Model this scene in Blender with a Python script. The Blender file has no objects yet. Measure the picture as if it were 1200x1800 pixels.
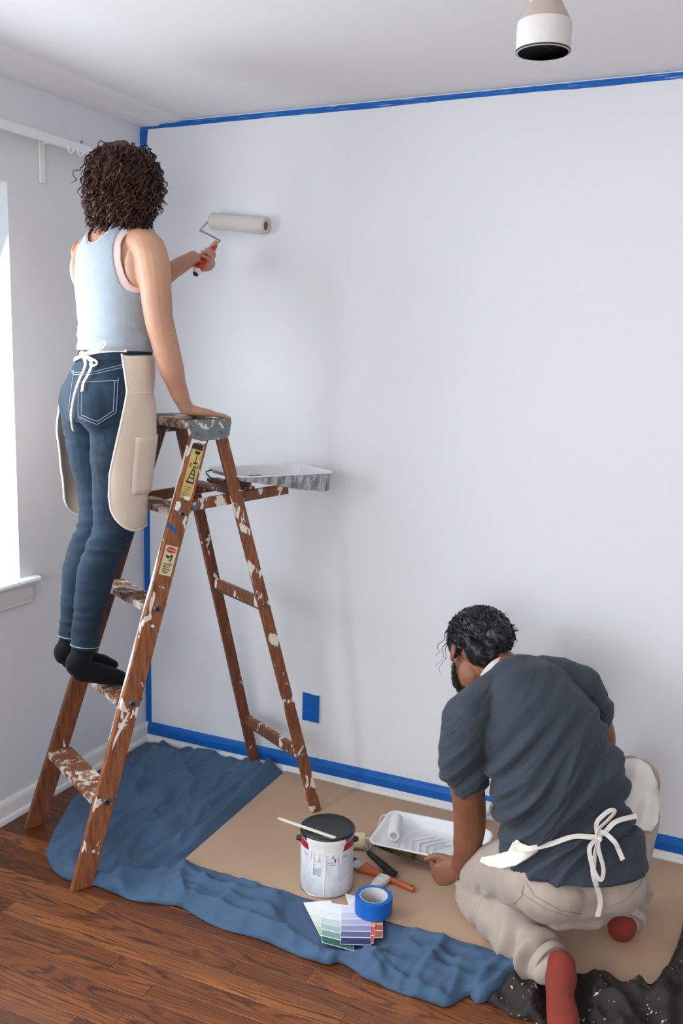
import bpy, bmesh, math, random
import numpy as np
from mathutils import Vector, Matrix, noise
from mathutils.geometry import delaunay_2d_cdt

random.seed(11)
np.random.seed(11)
V = Vector
scene = bpy.context.scene
COL = scene.collection

# ------------------------------------------------------------------ camera
CAM = V((2.36961, -3.17319, 1.64876))
YAW, PITCH, ROLL, FPX = 0.43248, 0.16234, 0.02394, 1660.1
_f = V((-math.sin(YAW) * math.cos(PITCH), math.cos(YAW) * math.cos(PITCH), -math.sin(PITCH)))
_r0 = V((math.cos(YAW), math.sin(YAW), 0))
_u0 = _r0.cross(_f)
_r = math.cos(ROLL) * _r0 + math.sin(ROLL) * _u0
_u = -math.sin(ROLL) * _r0 + math.cos(ROLL) * _u0
cam_data = bpy.data.cameras.new('camera')
cam_data.sensor_fit = 'VERTICAL'
cam_data.sensor_height = 36.0
cam_data.lens = 36.0 * FPX / 1800.0
cam_data.clip_start = 0.05
cam = bpy.data.objects.new('camera', cam_data)
COL.objects.link(cam)
m4 = Matrix((( _r.x, _u.x, -_f.x, CAM.x), (_r.y, _u.y, -_f.y, CAM.y), (_r.z, _u.z, -_f.z, CAM.z), (0, 0, 0, 1)))
cam.matrix_world = m4
scene.camera = cam

# ------------------------------------------------------------------ light and exposure
world = bpy.data.worlds.new('overcast_sky')
scene.world = world
world.use_nodes = True
bg = world.node_tree.nodes['Background']
bg.inputs[0].default_value = (0.80, 0.90, 1.0, 1)
bg.inputs[1].default_value = 1.2

def area_light(name, loc, direction, sx, sy, power, color, spread=math.pi):
    d = bpy.data.lights.new(name, 'AREA')
    d.shape = 'RECTANGLE'
    d.size, d.size_y = sx, sy
    d.energy = power
    d.color = color
    d.spread = spread
    o = bpy.data.objects.new(name, d)
    COL.objects.link(o)
    o.location = loc
    o.rotation_euler = V(direction).to_track_quat('-Z', 'Z').to_euler()
    o['kind'] = 'helper'
    return o

# daylight entering by the room's windows
area_light('daylight_window_side', (-0.24, -1.40, 1.56), (1, 0, -.50), 1.2, 1.25, 70, (0.86, 0.94, 1.0))
area_light('daylight_window_side_near', (-0.24, -3.45, 1.56), (1, 0, -.45), 1.3, 1.25, 160, (0.88, 0.95, 1.0))
area_light('daylight_window_rear', (2.0, -5.28, 1.62), (0, 1, -.25), 2.4, 1.5, 125, (0.94, 0.97, 1.0))
vs = scene.view_settings
vs.view_transform = 'Standard'
vs.look = 'None'
vs.gamma = 1.0
vs.use_curve_mapping = False
vs.exposure = -0.6
scene.cycles.use_denoising = True
scene.cycles.max_bounces = 10
scene.cycles.diffuse_bounces = 6
scene.cycles.transparent_max_bounces = 12

# ------------------------------------------------------------------ helpers
def ray(px, py):
    return _f + _r * ((px - 600) / FPX) + _u * ((900 - py) / FPX)
def on_z(px, py, z=0.0):
    d = ray(px, py)
    return CAM + d * ((z - CAM.z) / d.z)
def on_plane(px, py, P, n):
    d = ray(px, py)
    return CAM + d * ((V(P) - CAM).dot(n) / d.dot(n))
def at(px, py, depth):
    return CAM + ray(px, py) * depth
def depth_of(P):
    return (V(P) - CAM).dot(_f)
def project(P):
    d = V(P) - CAM
    w = d.dot(_f)
    return 600 + FPX * d.dot(_r) / w, 900 - FPX * d.dot(_u) / w

def tag(o, label=None, cat=None, group=None, kind=None):
    if label: o['label'] = label
    if cat: o['category'] = cat
    if group: o['group'] = group
    if kind: o['kind'] = kind
    return o
def thing(name, loc, label, cat, group=None):
    o = bpy.data.objects.new(name, None)
    o.empty_display_size = 0.05
    COL.objects.link(o)
    o.location = loc
    return tag(o, label, cat, group)
_wl = {}
def world_loc(o):
    p = V(o.location)
    while o.parent:
        o = o.parent
        p += V(o.location)
    return p

def link_mesh(name, me, mat=None, parent=None, origin=None):
    """me holds world coordinates; it is shifted to the parent's (or its own) origin."""
    if parent is not None:
        org = world_loc(parent)
    else:
        org = V(origin) if origin is not None else V((0, 0, 0))
    me.transform(Matrix.Translation(-org))
    o = bpy.data.objects.new(name, me)
    COL.objects.link(o)
    if parent is not None:
        o.parent = parent
    else:
        o.location = org
    if mat is not None:
        for m in (mat if isinstance(mat, (list, tuple)) else [mat]):
            me.materials.append(m)
    return o

def shade(me, smooth=True, angle=None):
    for p in me.polygons:
        p.use_smooth = smooth
    if angle is not None:
        me.set_sharp_from_angle(angle=math.radians(angle))

class MB:
    def __init__(self):
        self.v, self.f, self.m = [], [], []
    def add(self, vs_, fs, mi=0):
        b = len(self.v)
        self.v += [tuple(x) for x in vs_]
        for f in fs:
            self.f.append([b + i for i in f])
            self.m.append(mi)
        return self
    def obox(self, c, ax, ay, az, hx, hy, hz, mi=0):
        c = V(c)
        ax, ay, az = V(ax).normalized(), V(ay).normalized(), V(az).normalized()
        p = [c + ax * (hx * i) + ay * (hy * j) + az * (hz * k) for k in (-1, 1) for j in (-1, 1) for i in (-1, 1)]
        return self.add(p, [(0, 2, 3, 1), (4, 5, 7, 6), (0, 1, 5, 4), (2, 6, 7, 3), (0, 4, 6, 2), (1, 3, 7, 5)], mi)
    def box(self, lo, hi, mi=0):
        lo, hi = V(lo), V(hi)
        return self.obox((lo + hi) / 2, (1, 0, 0), (0, 1, 0), (0, 0, 1), abs(hi.x - lo.x) / 2, abs(hi.y - lo.y) / 2, abs(hi.z - lo.z) / 2, mi)
    def bar(self, a, b, up, w, h, mi=0, w2=None, h2=None):
        """a straight bar a->b, w across, h along 'up'"""
        a, b = V(a), V(b)
        t = (b - a).normalized()
        side = t.cross(V(up)).normalized()
        upn = side.cross(t).normalized()
        w2 = w if w2 is None else w2
        h2 = h if h2 is None else h2
        p = []
        for c, ww, hh in ((a, w, h), (b, w2, h2)):
            for i, j in ((-1, -1), (1, -1), (1, 1), (-1, 1)):
                p.append(c + side * (i * ww / 2) + upn * (j * hh / 2))
        return self.add(p, [(3, 2, 1, 0), (4, 5, 6, 7), (0, 1, 5, 4), (1, 2, 6, 5), (2, 3, 7, 6), (3, 0, 4, 7)], mi)
    def prism(self, poly, d, mi=0):
        n = len(poly)
        d = V(d)
        p = [V(q) for q in poly] + [V(q) + d for q in poly]
        fs = [list(range(n))[::-1], list(range(n, 2 * n))]
        for i in range(n):
            j = (i + 1) % n
            fs.append((i, j, n + j, n + i))
        return self.add(p, fs, mi)
    def rings(self, rings, cap0=True, cap1=True, mi=0, closed=True):
        n = len(rings[0])
        p = [q for r in rings for q in r]
        fs = []
        for k in range(len(rings) - 1):
            for i in range(n if closed else n - 1):
                j = (i + 1) % n
                fs.append((k * n + i, k * n + j, (k + 1) * n + j, (k + 1) * n + i))
        if cap0: fs.append(list(range(n))[::-1])
        if cap1: fs.append([(len(rings) - 1) * n + i for i in range(n)])
        return self.add(p, fs, mi)
    def tube(self, pts, r, n=8, mi=0, caps=True, flat=1.0, up=None):
        pts = [V(q) for q in pts]
        if not isinstance(r, (list, tuple)): r = [r] * len(pts)
        rg = []
        prev = None
        for i, q in enumerate(pts):
            t = (pts[min(i + 1, len(pts) - 1)] - pts[max(i - 1, 0)])
            t = t.normalized() if t.length > 1e-9 else V((0, 0, 1))
            if prev is None:
                a = V(up) if up is not None else (V((0, 0, 1)) if abs(t.z) < 0.9 else V((1, 0, 0)))
            else:
                a = prev
            a = (a - t * a.dot(t))
            a = a.normalized() if a.length > 1e-6 else t.orthogonal().normalized()
            prev = a
            b = t.cross(a)
            rg.append([q + a * (math.cos(2 * math.pi * k / n) * r[i]) + b * (math.sin(2 * math.pi * k / n) * r[i] * flat) for k in range(n)])
        return self.rings(rg, caps, caps, mi)
    def lathe(self, prof, c, axis=(0, 0, 1), n=32, mi=0, mats=None, ref=None):
        c, ax = V(c), V(axis).normalized()
        a = V(ref) if ref is not None else ax.orthogonal()
        a = (a - ax * a.dot(ax)).normalized()
        b = ax.cross(a)
        rg = [[c + ax * z + (a * math.cos(2 * math.pi * k / n) + b * math.sin(2 * math.pi * k / n)) * max(r, 1e-5) for k in range(n)] for r, z in prof]
        if mats is None:
            return self.rings(rg, prof[0][0] > 1e-4, prof[-1][0] > 1e-4, mi)
        for k in range(len(rg) - 1):
            self.rings(rg[k:k + 2], False, False, mats[k])
        return self
    def build(self, name, mat=None, parent=None, origin=None, smooth=False, angle=None, bevel=0, bseg=2, sub=0, weld=False):
        me = bpy.data.meshes.new(name)
        me.from_pydata(self.v, [], self.f)
        if any(self.m):
            me.polygons.foreach_set('material_index', self.m)
        bm = bmesh.new()
        bm.from_mesh(me)
        if weld:
            bmesh.ops.remove_doubles(bm, verts=bm.verts, dist=1e-5)
        bmesh.ops.recalc_face_normals(bm, faces=bm.faces)
        bm.to_mesh(me)
        bm.free()
        o = link_mesh(name, me, mat, parent, origin)
        if smooth or angle:
            shade(me, True, angle or 40)
        if bevel:
            b = o.modifiers.new('bevel', 'BEVEL')
            b.width = bevel
            b.segments = bseg
            b.limit_method = 'ANGLE'
            b.angle_limit = math.radians(35)
            if not (smooth or angle):
                shade(me, True, 40)
        if sub:
            s = o.modifiers.new('subdivision', 'SUBSURF')
            s.levels = s.render_levels = sub
        return o

def catmull(pts, n=8):
    pts = [V(p) for p in pts]
    out = []
    P = [pts[0] * 2 - pts[1]] + pts + [pts[-1] * 2 - pts[-2]]
    for i in range(1, len(P) - 2):
        p0, p1, p2, p3 = P[i - 1:i + 3]
        for k in range(n):
            t = k / n
            out.append(0.5 * ((2 * p1) + (p2 - p0) * t + (2 * p0 - 5 * p1 + 4 * p2 - p3) * t * t + (3 * p1 - p0 - 3 * p2 + p3) * t ** 3))
    out.append(pts[-1])
    return out
def lerp_list(vals, n):
    """values per key point -> values per catmull sample"""
    out = []
    for i in range(len(vals) - 1):
        for k in range(n):
            t = k / n
            t = t * t * (3 - 2 * t)
            out.append(vals[i] * (1 - t) + vals[i + 1] * t)
    out.append(vals[-1])
    return out

# ------------------------------------------------------------------ materials
def lin(c):
    c = c / 255.0
    return c / 12.92 if c <= 0.04045 else ((c + 0.055) / 1.055) ** 2.4
def rgb(r, g, b):
    return (lin(r), lin(g), lin(b), 1.0)

class Mat:
    """small node-graph builder"""
    def __init__(self, name, color=(200, 200, 200), rough=0.6, metal=0.0, spec=0.5):
        self.m = bpy.data.materials.new(name)
        self.m.use_nodes = True
        self.nt = self.m.node_tree
        self.b = self.nt.nodes['Principled BSDF']
        self.set('Base Color', rgb(*color))
        self.set('Roughness', rough)
        self.set('Metallic', metal)
        self.set('Specular IOR Level', spec)
        self.color = rgb(*color)
    def set(self, k, v):
        self.b.inputs[k].default_value = v
    def n(self, t, **kw):
        nd = self.nt.nodes.new(t)
        for k, v in kw.items():
            if k in nd.inputs: nd.inputs[k].default_value = v
            else: setattr(nd, k, v)
        return nd
    def l(self, a, b):
        self.nt.links.new(a, b)
    def coord(self, scale=(1, 1, 1), kind='Object', rot=(0, 0, 0), shift=None):
        tc = self.n('ShaderNodeTexCoord')
        mp = self.n('ShaderNodeMapping')
        mp.inputs['Scale'].default_value = scale
        mp.inputs['Rotation'].default_value = rot
        self.l(tc.outputs[kind], mp.inputs['Vector'])
        if shift is not None:
            self.l(shift, mp.inputs['Location'])
        return mp.outputs[0]
    def noise(self, vec, scale=10, detail=4, rough=0.55, dist=0.0):
        nd = self.n('ShaderNodeTexNoise')
        nd.inputs['Scale'].default_value = scale
        nd.inputs['Detail'].default_value = detail
        nd.inputs['Roughness'].default_value = rough
        nd.inputs['Distortion'].default_value = dist
        self.l(vec, nd.inputs['Vector'])
        return nd.outputs['Fac']
    def ramp(self, fac, stops, interp='LINEAR'):
        nd = self.n('ShaderNodeValToRGB')
        nd.color_ramp.interpolation = interp
        el = nd.color_ramp.elements
        while len(el) < len(stops): el.new(0.5)
        for e, (p, c) in zip(el, stops):
            e.position = p
            e.color = c if isinstance(c, tuple) else (c, c, c, 1)
        self.l(fac, nd.inputs[0])
        return nd.outputs[0]
    def mix(self, fac, a, b, mode='MIX'):
        nd = self.n('ShaderNodeMix', data_type='RGBA', blend_type=mode)
        for sock, v in ((nd.inputs[0], fac), (nd.inputs[6], a), (nd.inputs[7], b)):
            if hasattr(v, 'is_output'): self.l(v, sock)
            else: sock.default_value = v
        return nd.outputs[2]
    def math(self, op, a, b=0.0):
        nd = self.n('ShaderNodeMath', operation=op)
        for sock, v in ((nd.inputs[0], a), (nd.inputs[1], b)):
            if hasattr(v, 'is_output'): self.l(v, sock)
            else: sock.default_value = v
        return nd.outputs[0]
    def base(self, out):
        self.l(out, self.b.inputs['Base Color'])
        return self
    def bump(self, h, strength=0.2, dist=0.005):
        bp = self.n('ShaderNodeBump')
        bp.inputs['Strength'].default_value = strength
        bp.inputs['Distance'].default_value = dist
        self.l(h, bp.inputs['Height'])
        if self.b.inputs['Normal'].is_linked:
            self.l(self.b.inputs['Normal'].links[0].from_socket, bp.inputs['Normal'])
        self.l(bp.outputs[0], self.b.inputs['Normal'])
        return self

def paint_mat(name, color, rough=0.55, bump=0.05, vary=0.03, scale=60):
    M = Mat(name, color, rough, spec=0.3)
    co = M.coord()
    c = M.color
    lo = tuple(x * (1 - vary) for x in c[:3]) + (1,)
    M.base(M.mix(M.noise(co, 1.7, 3), lo, c))
    M.bump(M.noise(co, scale, 3), bump, 0.002)
    return M.m
def cloth_mat(name, color, rough=0.85, vary=0.12, weave=900, bump=0.15, sheen=0.06, blotch=6):
    M = Mat(name, color, rough, spec=0.2)
    co = M.coord()
    c = M.color
    lo = tuple(x * (1 - vary) for x in c[:3]) + (1,)
    hi = tuple(min(1, x * (1 + vary)) for x in c[:3]) + (1,)
    M.base(M.mix(M.noise(co, blotch, 5, 0.6), lo, hi))
    M.bump(M.noise(co, weave, 2), bump, 0.0006)
    M.set('Sheen Weight', sheen)
    M.set('Sheen Roughness', 0.5)
    return M.m
def plain(name, color, rough=0.5, metal=0.0, spec=0.5, bump=0.0, bscale=80):
    M = Mat(name, color, rough, metal, spec)
    co = M.coord()
    c = M.color
    lo = tuple(x * 0.92 for x in c[:3]) + (1,)
    M.base(M.mix(M.noise(co, 25, 4), lo, c))
    if bump: M.bump(M.noise(co, bscale, 3), bump, 0.002)
    return M.m

M_wall = paint_mat('wall_paint', (224, 226, 229), 0.5, 0.06)
M_ceil = paint_mat('ceiling_paint', (236, 236, 237), 0.6, 0.04)
M_trim = paint_mat('trim_paint', (228, 228, 226), 0.4, 0.03)
M_sillpaint = paint_mat('sill_paint', (232, 234, 236), 0.35, 0.03)

def tape_mat():
    M = Mat('painters_tape', (0, 92, 176), 0.55, spec=0.35)
    co = M.coord((1, 1, 1))
    M.base(M.mix(M.noise(co, 14, 4), rgb(0, 78, 158), rgb(4, 104, 190)))
    M.bump(M.noise(co, 90, 3), 0.35, 0.003)
    return M.m
M_tape = tape_mat()

def floor_mat():
    M = Mat('oak_floorboard', (120, 66, 34), 0.34, spec=0.4)
    oi = M.n('ShaderNodeObjectInfo')
    cx = M.n('ShaderNodeCombineXYZ')
    M.l(M.math('MULTIPLY', M.math('SINE', M.math('MULTIPLY', oi.outputs['Random'], 37.0)), 2.2), cx.inputs[0])
    M.l(M.math('MULTIPLY', M.math('SINE', M.math('MULTIPLY', oi.outputs['Random'], 91.0)), 0.9), cx.inputs[1])
    # cathedral grain: parabolic arches along the board, broken up by noise
    tc = M.n('ShaderNodeTexCoord')
    sp = M.n('ShaderNodeSeparateXYZ')
    M.l(tc.outputs['Object'], sp.inputs[0])
    r1 = M.math('SINE', M.math('MULTIPLY', oi.outputs['Random'], 173.0))
    r2 = M.math('SINE', M.math('MULTIPLY', oi.outputs['Random'], 311.0))
    v = M.math('ADD', M.math('MULTIPLY', sp.outputs[1], 32.0), M.math('MULTIPLY', r1, 1.3))
    u = M.math('MULTIPLY', sp.outputs[0], M.math('MULTIPLY', r2, 46.0))
    wob = M.math('MULTIPLY', M.noise(M.coord((2.2, 16, 3), shift=cx.outputs[0]), 1.5, 3, .55), 26.0)
    ph = M.math('ADD', M.math('ADD', u, M.math('MULTIPLY', M.math('MULTIPLY', v, v), 6.5)), wob)
    wave = M.math('MULTIPLY', M.math('ADD', M.math('SINE', ph), 1.0), 0.5)
    fine = M.noise(M.coord((6, 260, 30), shift=cx.outputs[0]), 1.0, 5, 0.6)
    blot = M.noise(M.coord((1.2, 5, 3), shift=cx.outputs[0]), 1.6, 3)
    base = M.ramp(oi.outputs['Random'], [(0.0, rgb(116, 64, 32)), (0.3, rgb(140, 80, 40)), (0.65, rgb(96, 52, 27)), (1.0, rgb(150, 90, 47))])
    dark = rgb(46, 24, 14)
    c1 = M.mix(M.math('MULTIPLY', M.math('MULTIPLY', M.ramp(wave, [(0.0, 1.0), (0.25, 0.45), (0.55, 0.0)]), M.ramp(M.noise(M.coord((2, 8, 3), shift=cx.outputs[0]), 2.2, 3), [(.3, .25), (.6, 1.0)])), 0.85), base, dark)
    c2 = M.mix(M.math('MULTIPLY', M.ramp(fine, [(0.40, 1.0), (0.54, 0.0)]), 0.32), c1, dark)
    c3 = M.mix(M.math('MULTIPLY', M.ramp(blot, [(0.42, 0.0), (0.72, 1.0)]), 0.45), c2, rgb(70, 34, 18))
    # worn, dusty streaks
    wear = M.ramp(M.noise(M.coord((3, 9, 3), shift=cx.outputs[0]), 3.0, 5, 0.7), [(0.60, 0.0), (0.78, 0.5)])
    c4 = M.mix(wear, c3, rgb(150, 104, 68))
    M.base(c4)
    M.l(M.ramp(fine, [(0.3, 0.5), (0.7, 0.3)]), M.b.inputs['Roughness'])
    M.bump(fine, 0.12, 0.002)
    return M.m
M_floor = floor_mat()
M_subfloor = plain('subfloor_gap', (34, 20, 14), 0.9)
# ------------------------------------------------------------------ the setting
RX, RY, CEIL = 5.2, -5.1, 2.527
CROWN = 2.525
def struct(o, **kw):
    o['kind'] = 'structure'
    return o

# walls
struct(MB().box((-0.16, 0.0, -0.1), (RX + 0.16, 0.16, CEIL + 0.1)).build('wall_back', M_wall))
WY1, WY0, WZ0, WZ1 = -0.715, -2.05, 0.845, 2.19
WY3, WY2 = -2.80, -4.10
mb = MB()
XO = -0.16
for lo, hi in (((XO, WY1, -0.1), (0, 0.0, CEIL + .1)), ((XO, WY0, -0.1), (0, WY1, WZ0)), ((XO, WY0, WZ1), (0, WY1, CEIL + .1)),
               ((XO, WY3, -0.1), (0, WY0, CEIL + .1)), ((XO, WY2, -0.1), (0, WY3, WZ0)), ((XO, WY2, WZ1), (0, WY3, CEIL + .1)),
               ((XO, RY, -0.1), (0, WY2, CEIL + .1))):
    mb.box(lo, hi)
struct(mb.build('wall_left', M_wall))
struct(MB().box((RX, RY, -0.1), (RX + 0.16, 0, CEIL + .1)).build('wall_right', M_wall))
mb = MB()
QX0, QX1, QZ0, QZ1 = 0.8, 3.2, 0.8, 2.3
for lo, hi in (((XO, RY - .16, -.1), (QX0, RY, CEIL + .1)), ((QX1, RY - .16, -.1), (RX + .16, RY, CEIL + .1)),
               ((QX0, RY - .16, -.1), (QX1, RY, QZ0)), ((QX0, RY - .16, QZ1), (QX1, RY, CEIL + .1))):
    mb.box(lo, hi)
struct(mb.build('wall_rear', M_wall))
struct(MB().box((-0.16, RY - 0.16, CEIL), (RX + 0.16, 0.16, CEIL + 0.12)).build('ceiling', M_ceil))

# flat moulding on the ceiling along the left wall: two low steps with a soft outer edge
prof = [(0, 0), (0, -.012), (.086, -.014), (.094, -.010), (.098, -.008), (.165, -.0075), (.185, -.006), (.205, 0)]
mb = MB()
mb.prism([(d, 0, CEIL + h) for d, h in prof], (0, RY, 0))
struct(mb.build('trim_1', M_ceil, angle=30))

# baseboards: flat board with a bevelled top, quarter-round shoe at the floor
BH = 0.078
bprof = [(0, 0), (.012, 0), (.012, BH - .018), (.007, BH - .004), (.003, BH), (0, BH)]
qprof = [(.012, 0), (.026, 0), (.026, .010), (.022, .017), (.012, .020)]
def baseboard(name, axis):
    def pt(d, z, s): return (d, s, z) if axis == 'y' else (s, -d, z)
    e = (0, RY, 0) if axis == 'y' else (RX, 0, 0)
    b = MB().prism([pt(d, z, 0) for d, z in bprof], e).build(name, M_trim, angle=30)
    struct(b)
    MB().prism([pt(d, z, 0) for d, z in qprof], e).build('shoe_moulding', M_trim, b, angle=30)
    return b
baseboard('baseboard_left', 'y')
baseboard('baseboard_back', 'x')

# windows: sash frame with panes set into the outer half of the opening, stool and apron inside
M_glass = bpy.data.materials.new('window_glass')
M_glass.use_nodes = True
nt = M_glass.node_tree
nt.nodes.remove(nt.nodes['Principled BSDF'])
tr = nt.nodes.new('ShaderNodeBsdfTransparent')
gl = nt.nodes.new('ShaderNodeBsdfGlossy')
gl.inputs['Roughness'].default_value = 0.02
mx = nt.nodes.new('ShaderNodeMixShader')
mx.inputs[0].default_value = 0.07
nt.links.new(tr.outputs[0], mx.inputs[1])
nt.links.new(gl.outputs[0], mx.inputs[2])
nt.links.new(mx.outputs[0], nt.nodes['Material Output'].inputs[0])

def window_x(name, y0, y1, z0, z1, stool=True):
    """window in the left wall between y0 (near) and y1 (far)"""
    mb = MB()
    x0, x1 = -0.150, -0.110
    t = 0.045
    for lo, hi in (((x0, y0, z0), (x1, y0 + t, z1)), ((x0, y1 - t, z0), (x1, y1, z1)), ((x0, y0 + t, z0), (x1, y1 - t, z0 + t)), ((x0, y0 + t, z1 - t), (x1, y1 - t, z1)),
                   ((x0 + .005, y0 + t, (z0 + z1) / 2 - .02), (x1 - .005, y1 - t, (z0 + z1) / 2 + .02))):
        mb.box(lo, hi)
    w = struct(mb.build(name, M_sillpaint))
    zm = (z0 + z1) / 2
    for a, b in ((z0 + t, zm - .02), (zm + .02, z1 - t)):
        MB().box((-0.132, y0 + t, a), (-0.128, y1 - t, b)).build('pane', M_glass, w)
    return w
w1 = window_x('window_1', WY0, WY1, WZ0, WZ1)
# stool (inner sill) with a rounded nose and horns, apron board with a small bead beneath
sm = MB()
ST = 0.858
sm.prism([(-.11, 0, ST - .024), (.030, 0, ST - .024), (.037, 0, ST - .018), (.039, 0, ST - .011), (.036, 0, ST - .003), (.030, 0, ST), (-.11, 0, ST)], (0, WY1 - WY0, 0))
sm.v = [(x, y + WY0, z) for x, y, z in sm.v]
h2 = MB()
for ya, yb in ((WY1, WY1 + .065), (WY0 - .065, WY0)):
    h2.prism([(0, ya, ST - .024), (.030, ya, ST - .024), (.037, ya, ST - .018), (.039, ya, ST - .011), (.036, ya, ST - .003), (.030, ya, ST), (0, ya, ST)], (0, yb - ya, 0))
sm.add(h2.v, h2.f)
sm.build('window_stool', M_sillpaint, w1, angle=35)
ap = MB()
ap.prism([(0, WY0 - .05, ST - .024), (.018, WY0 - .05, ST - .024), (.018, WY0 - .05, ST - .072), (.013, WY0 - .05, ST - .080), (.013, WY0 - .05, ST - .092), (.006, WY0 - .05, ST - .098), (0, WY0 - .05, ST - .098)], (0, WY1 - WY0 + .095, 0))
ap.build('window_apron', M_trim, w1, angle=35)
window_x('window_2', WY2, WY3, WZ0, WZ1)
mb = MB()
t = .05
for lo, hi in (((QX0, 0, QZ0), (QX0 + t, .04, QZ1)), ((QX1 - t, 0, QZ0), (QX1, .04, QZ1)), ((QX0 + t, 0, QZ0), (QX1 - t, .04, QZ0 + t)), ((QX0 + t, 0, QZ1 - t), (QX1 - t, .04, QZ1)), ((1.97, 0.004, QZ0 + t), (2.03, .036, QZ1 - t))):
    mb.box((lo[0], RY - .14 + lo[1], lo[2]), (hi[0], RY - .14 + hi[1], hi[2]))
w3 = struct(mb.build('window_3', M_sillpaint))
for a, b in ((QX0 + t, 1.97), (2.03, QX1 - t)):
    MB().box((a, RY - .122, QZ0 + t), (b, RY - .118, QZ1 - t)).build('pane', M_glass, w3)

# floor: sub-floor slab, oak boards laid along the back wall
fl = struct(MB().box((-0.16, RY - .16, -0.1), (RX + .16, 0.16, -0.012)).build('floor', M_subfloor))
PW = 0.0625
bank = {}
def plank_mesh(L):
    key = round(L, 2)
    if key not in bank:
        m = MB()
        hw = PW / 2 - 0.0006
        b = 0.0012
        # slightly eased top edges
        p = [(-hw, -0.012), (hw, -0.012), (hw, -b), (hw - b, 0), (-hw + b, 0), (-hw, -b)]
        m.prism([(-key / 2 + .0005, y, z) for y, z in p], (key - .001, 0, 0))
        me = bpy.data.meshes.new('floorboard')
        me.from_pydata(m.v, [], m.f)
        bm = bmesh.new(); bm.from_mesh(me); bmesh.ops.recalc_face_normals(bm, faces=bm.faces); bm.to_mesh(me); bm.free()
        me.materials.append(M_floor)
        bank[key] = me
    return bank[key]
rnd = random.Random(5)
y = -PW / 2
row = 0
near = -2.35
while y - PW / 2 > near:
    x = 0.0 - rnd.choice((0, .15, .3, .45, .6))
    while x < RX:
        L = rnd.choice((.7, .9, 1.1, 1.3))
        if row > 30: L = rnd.choice((1.1, 1.3))
        a, b = max(x, 0.0), min(x + L, RX)
        if b - a > 0.05:
            Lc = round(b - a, 2)
            o = bpy.data.objects.new('floorboard', plank_mesh(Lc))
            COL.objects.link(o)
            o.location = ((a + b) / 2, y, rnd.uniform(-.0004, .0004))
            o.parent = fl
        x += L
    y -= PW
    row += 1
# behind the camera the boards go on as one run of strips
mb = MB()
while y > RY:
    x = -rnd.uniform(0, .8)
    while x < RX:
        L = rnd.uniform(.8, 1.4)
        a, b = max(x, 0), min(x + L, RX)
        if b - a > .03:
            mb.box((a + .0005, max(y - PW / 2 + .0006, RY), -.012), (b - .0005, y + PW / 2 - .0006, 0))
        x += L
    y -= PW
far = mb.build('floorboards_beyond', M_floor, fl)
far['kind'] = 'stuff'

# ------------------------------------------------------------------ masking tape on the wall
def tape_strip(name, P0, P1, w0, off, label, n=60, fold=None):
    pass
def wavy(x, k, amp):
    return amp * (noise.noise(V((x * 3.1, k, 0.3))) + 0.5 * noise.noise(V((x * 11.0, k, 1.7))))
# top strip, its lower edge a little uneven
mb = MB()
top, bot = [], []
N = 90
for i in range(N + 1):
    x = 0.002 + (RX - 0.004) * i / N
    top.append((x, CROWN - 0.001))
    bot.append((x, CROWN - 0.020 + wavy(x, 2.0, 0.004)))
rg = [[(top[i][0], 0.0006, top[i][1]), (top[i][0], -0.0012, top[i][1]), (bot[i][0], -0.0012, bot[i][1]), (bot[i][0], 0.0006, bot[i][1])] for i in range(N + 1)]
rg = [[(x, min(y, -0.0001), z) for x, y, z in r] for r in rg]
mb.rings(rg)
def scuffed_tape():
    M = Mat('painters_tape_scuffed', (0, 92, 176), 0.55, spec=0.35)
    s = M.ramp(M.noise(M.coord((2.2, 1, 70)), 3.2, 4, .6), [(0.60, 0.0), (0.66, 1.0)])
    M.base(M.mix(M.math('MULTIPLY', s, .75), M.mix(M.noise(M.coord(), 14, 4), rgb(0, 78, 158), rgb(4, 104, 190)), rgb(196, 200, 208)))
    return M.m
tag(mb.build('masking_tape', scuffed_tape(), origin=(2.2, 0, CROWN)), 'long strip of blue painter\'s tape along the top of the back wall', 'tape')
mb = MB()
rg = []
for i in range(61):
    z = BH + 0.002 + (CROWN - 0.022 - BH) * i / 60
    w = 0.030 + wavy(z, 7.0, 0.0016)
    if z > 2.42: w += 0.010 * (z - 2.42) / .1
    rg.append([(0.0008, -0.0001, z), (0.0008, -0.0013, z), (w, -0.0013, z), (w, -0.0001, z)])
mb.rings(rg)
tag(mb.build('masking_tape', M_tape, origin=(.015, 0, 1.2)), 'vertical strip of blue painter\'s tape in the room corner beside the left wall', 'tape')
mb = MB()
rg = []
for i in range(91):
    x = 0.016 + (RX - .04) * i / 90
    t_ = wavy(x, 12.0, .0016)
    zl = 0.031 + t_
    pts = [(0.0005, BH + .0045), (.0035, BH + .002), (.0086, BH - .0035), (.0136, BH - .018), (.0136, zl)]
    inn = [(.0122, zl), (.0122, BH - .018), (.0072, BH - .0045), (.0033, BH + .0003), (.0002, BH + .0003)]
    rg.append([(x, -d, z) for d, z in pts + inn])
mb.rings(rg)
tag(mb.build('masking_tape', M_tape, origin=(2.2, 0, .05)), 'long strip of blue painter\'s tape along the back wall baseboard', 'tape')

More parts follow.
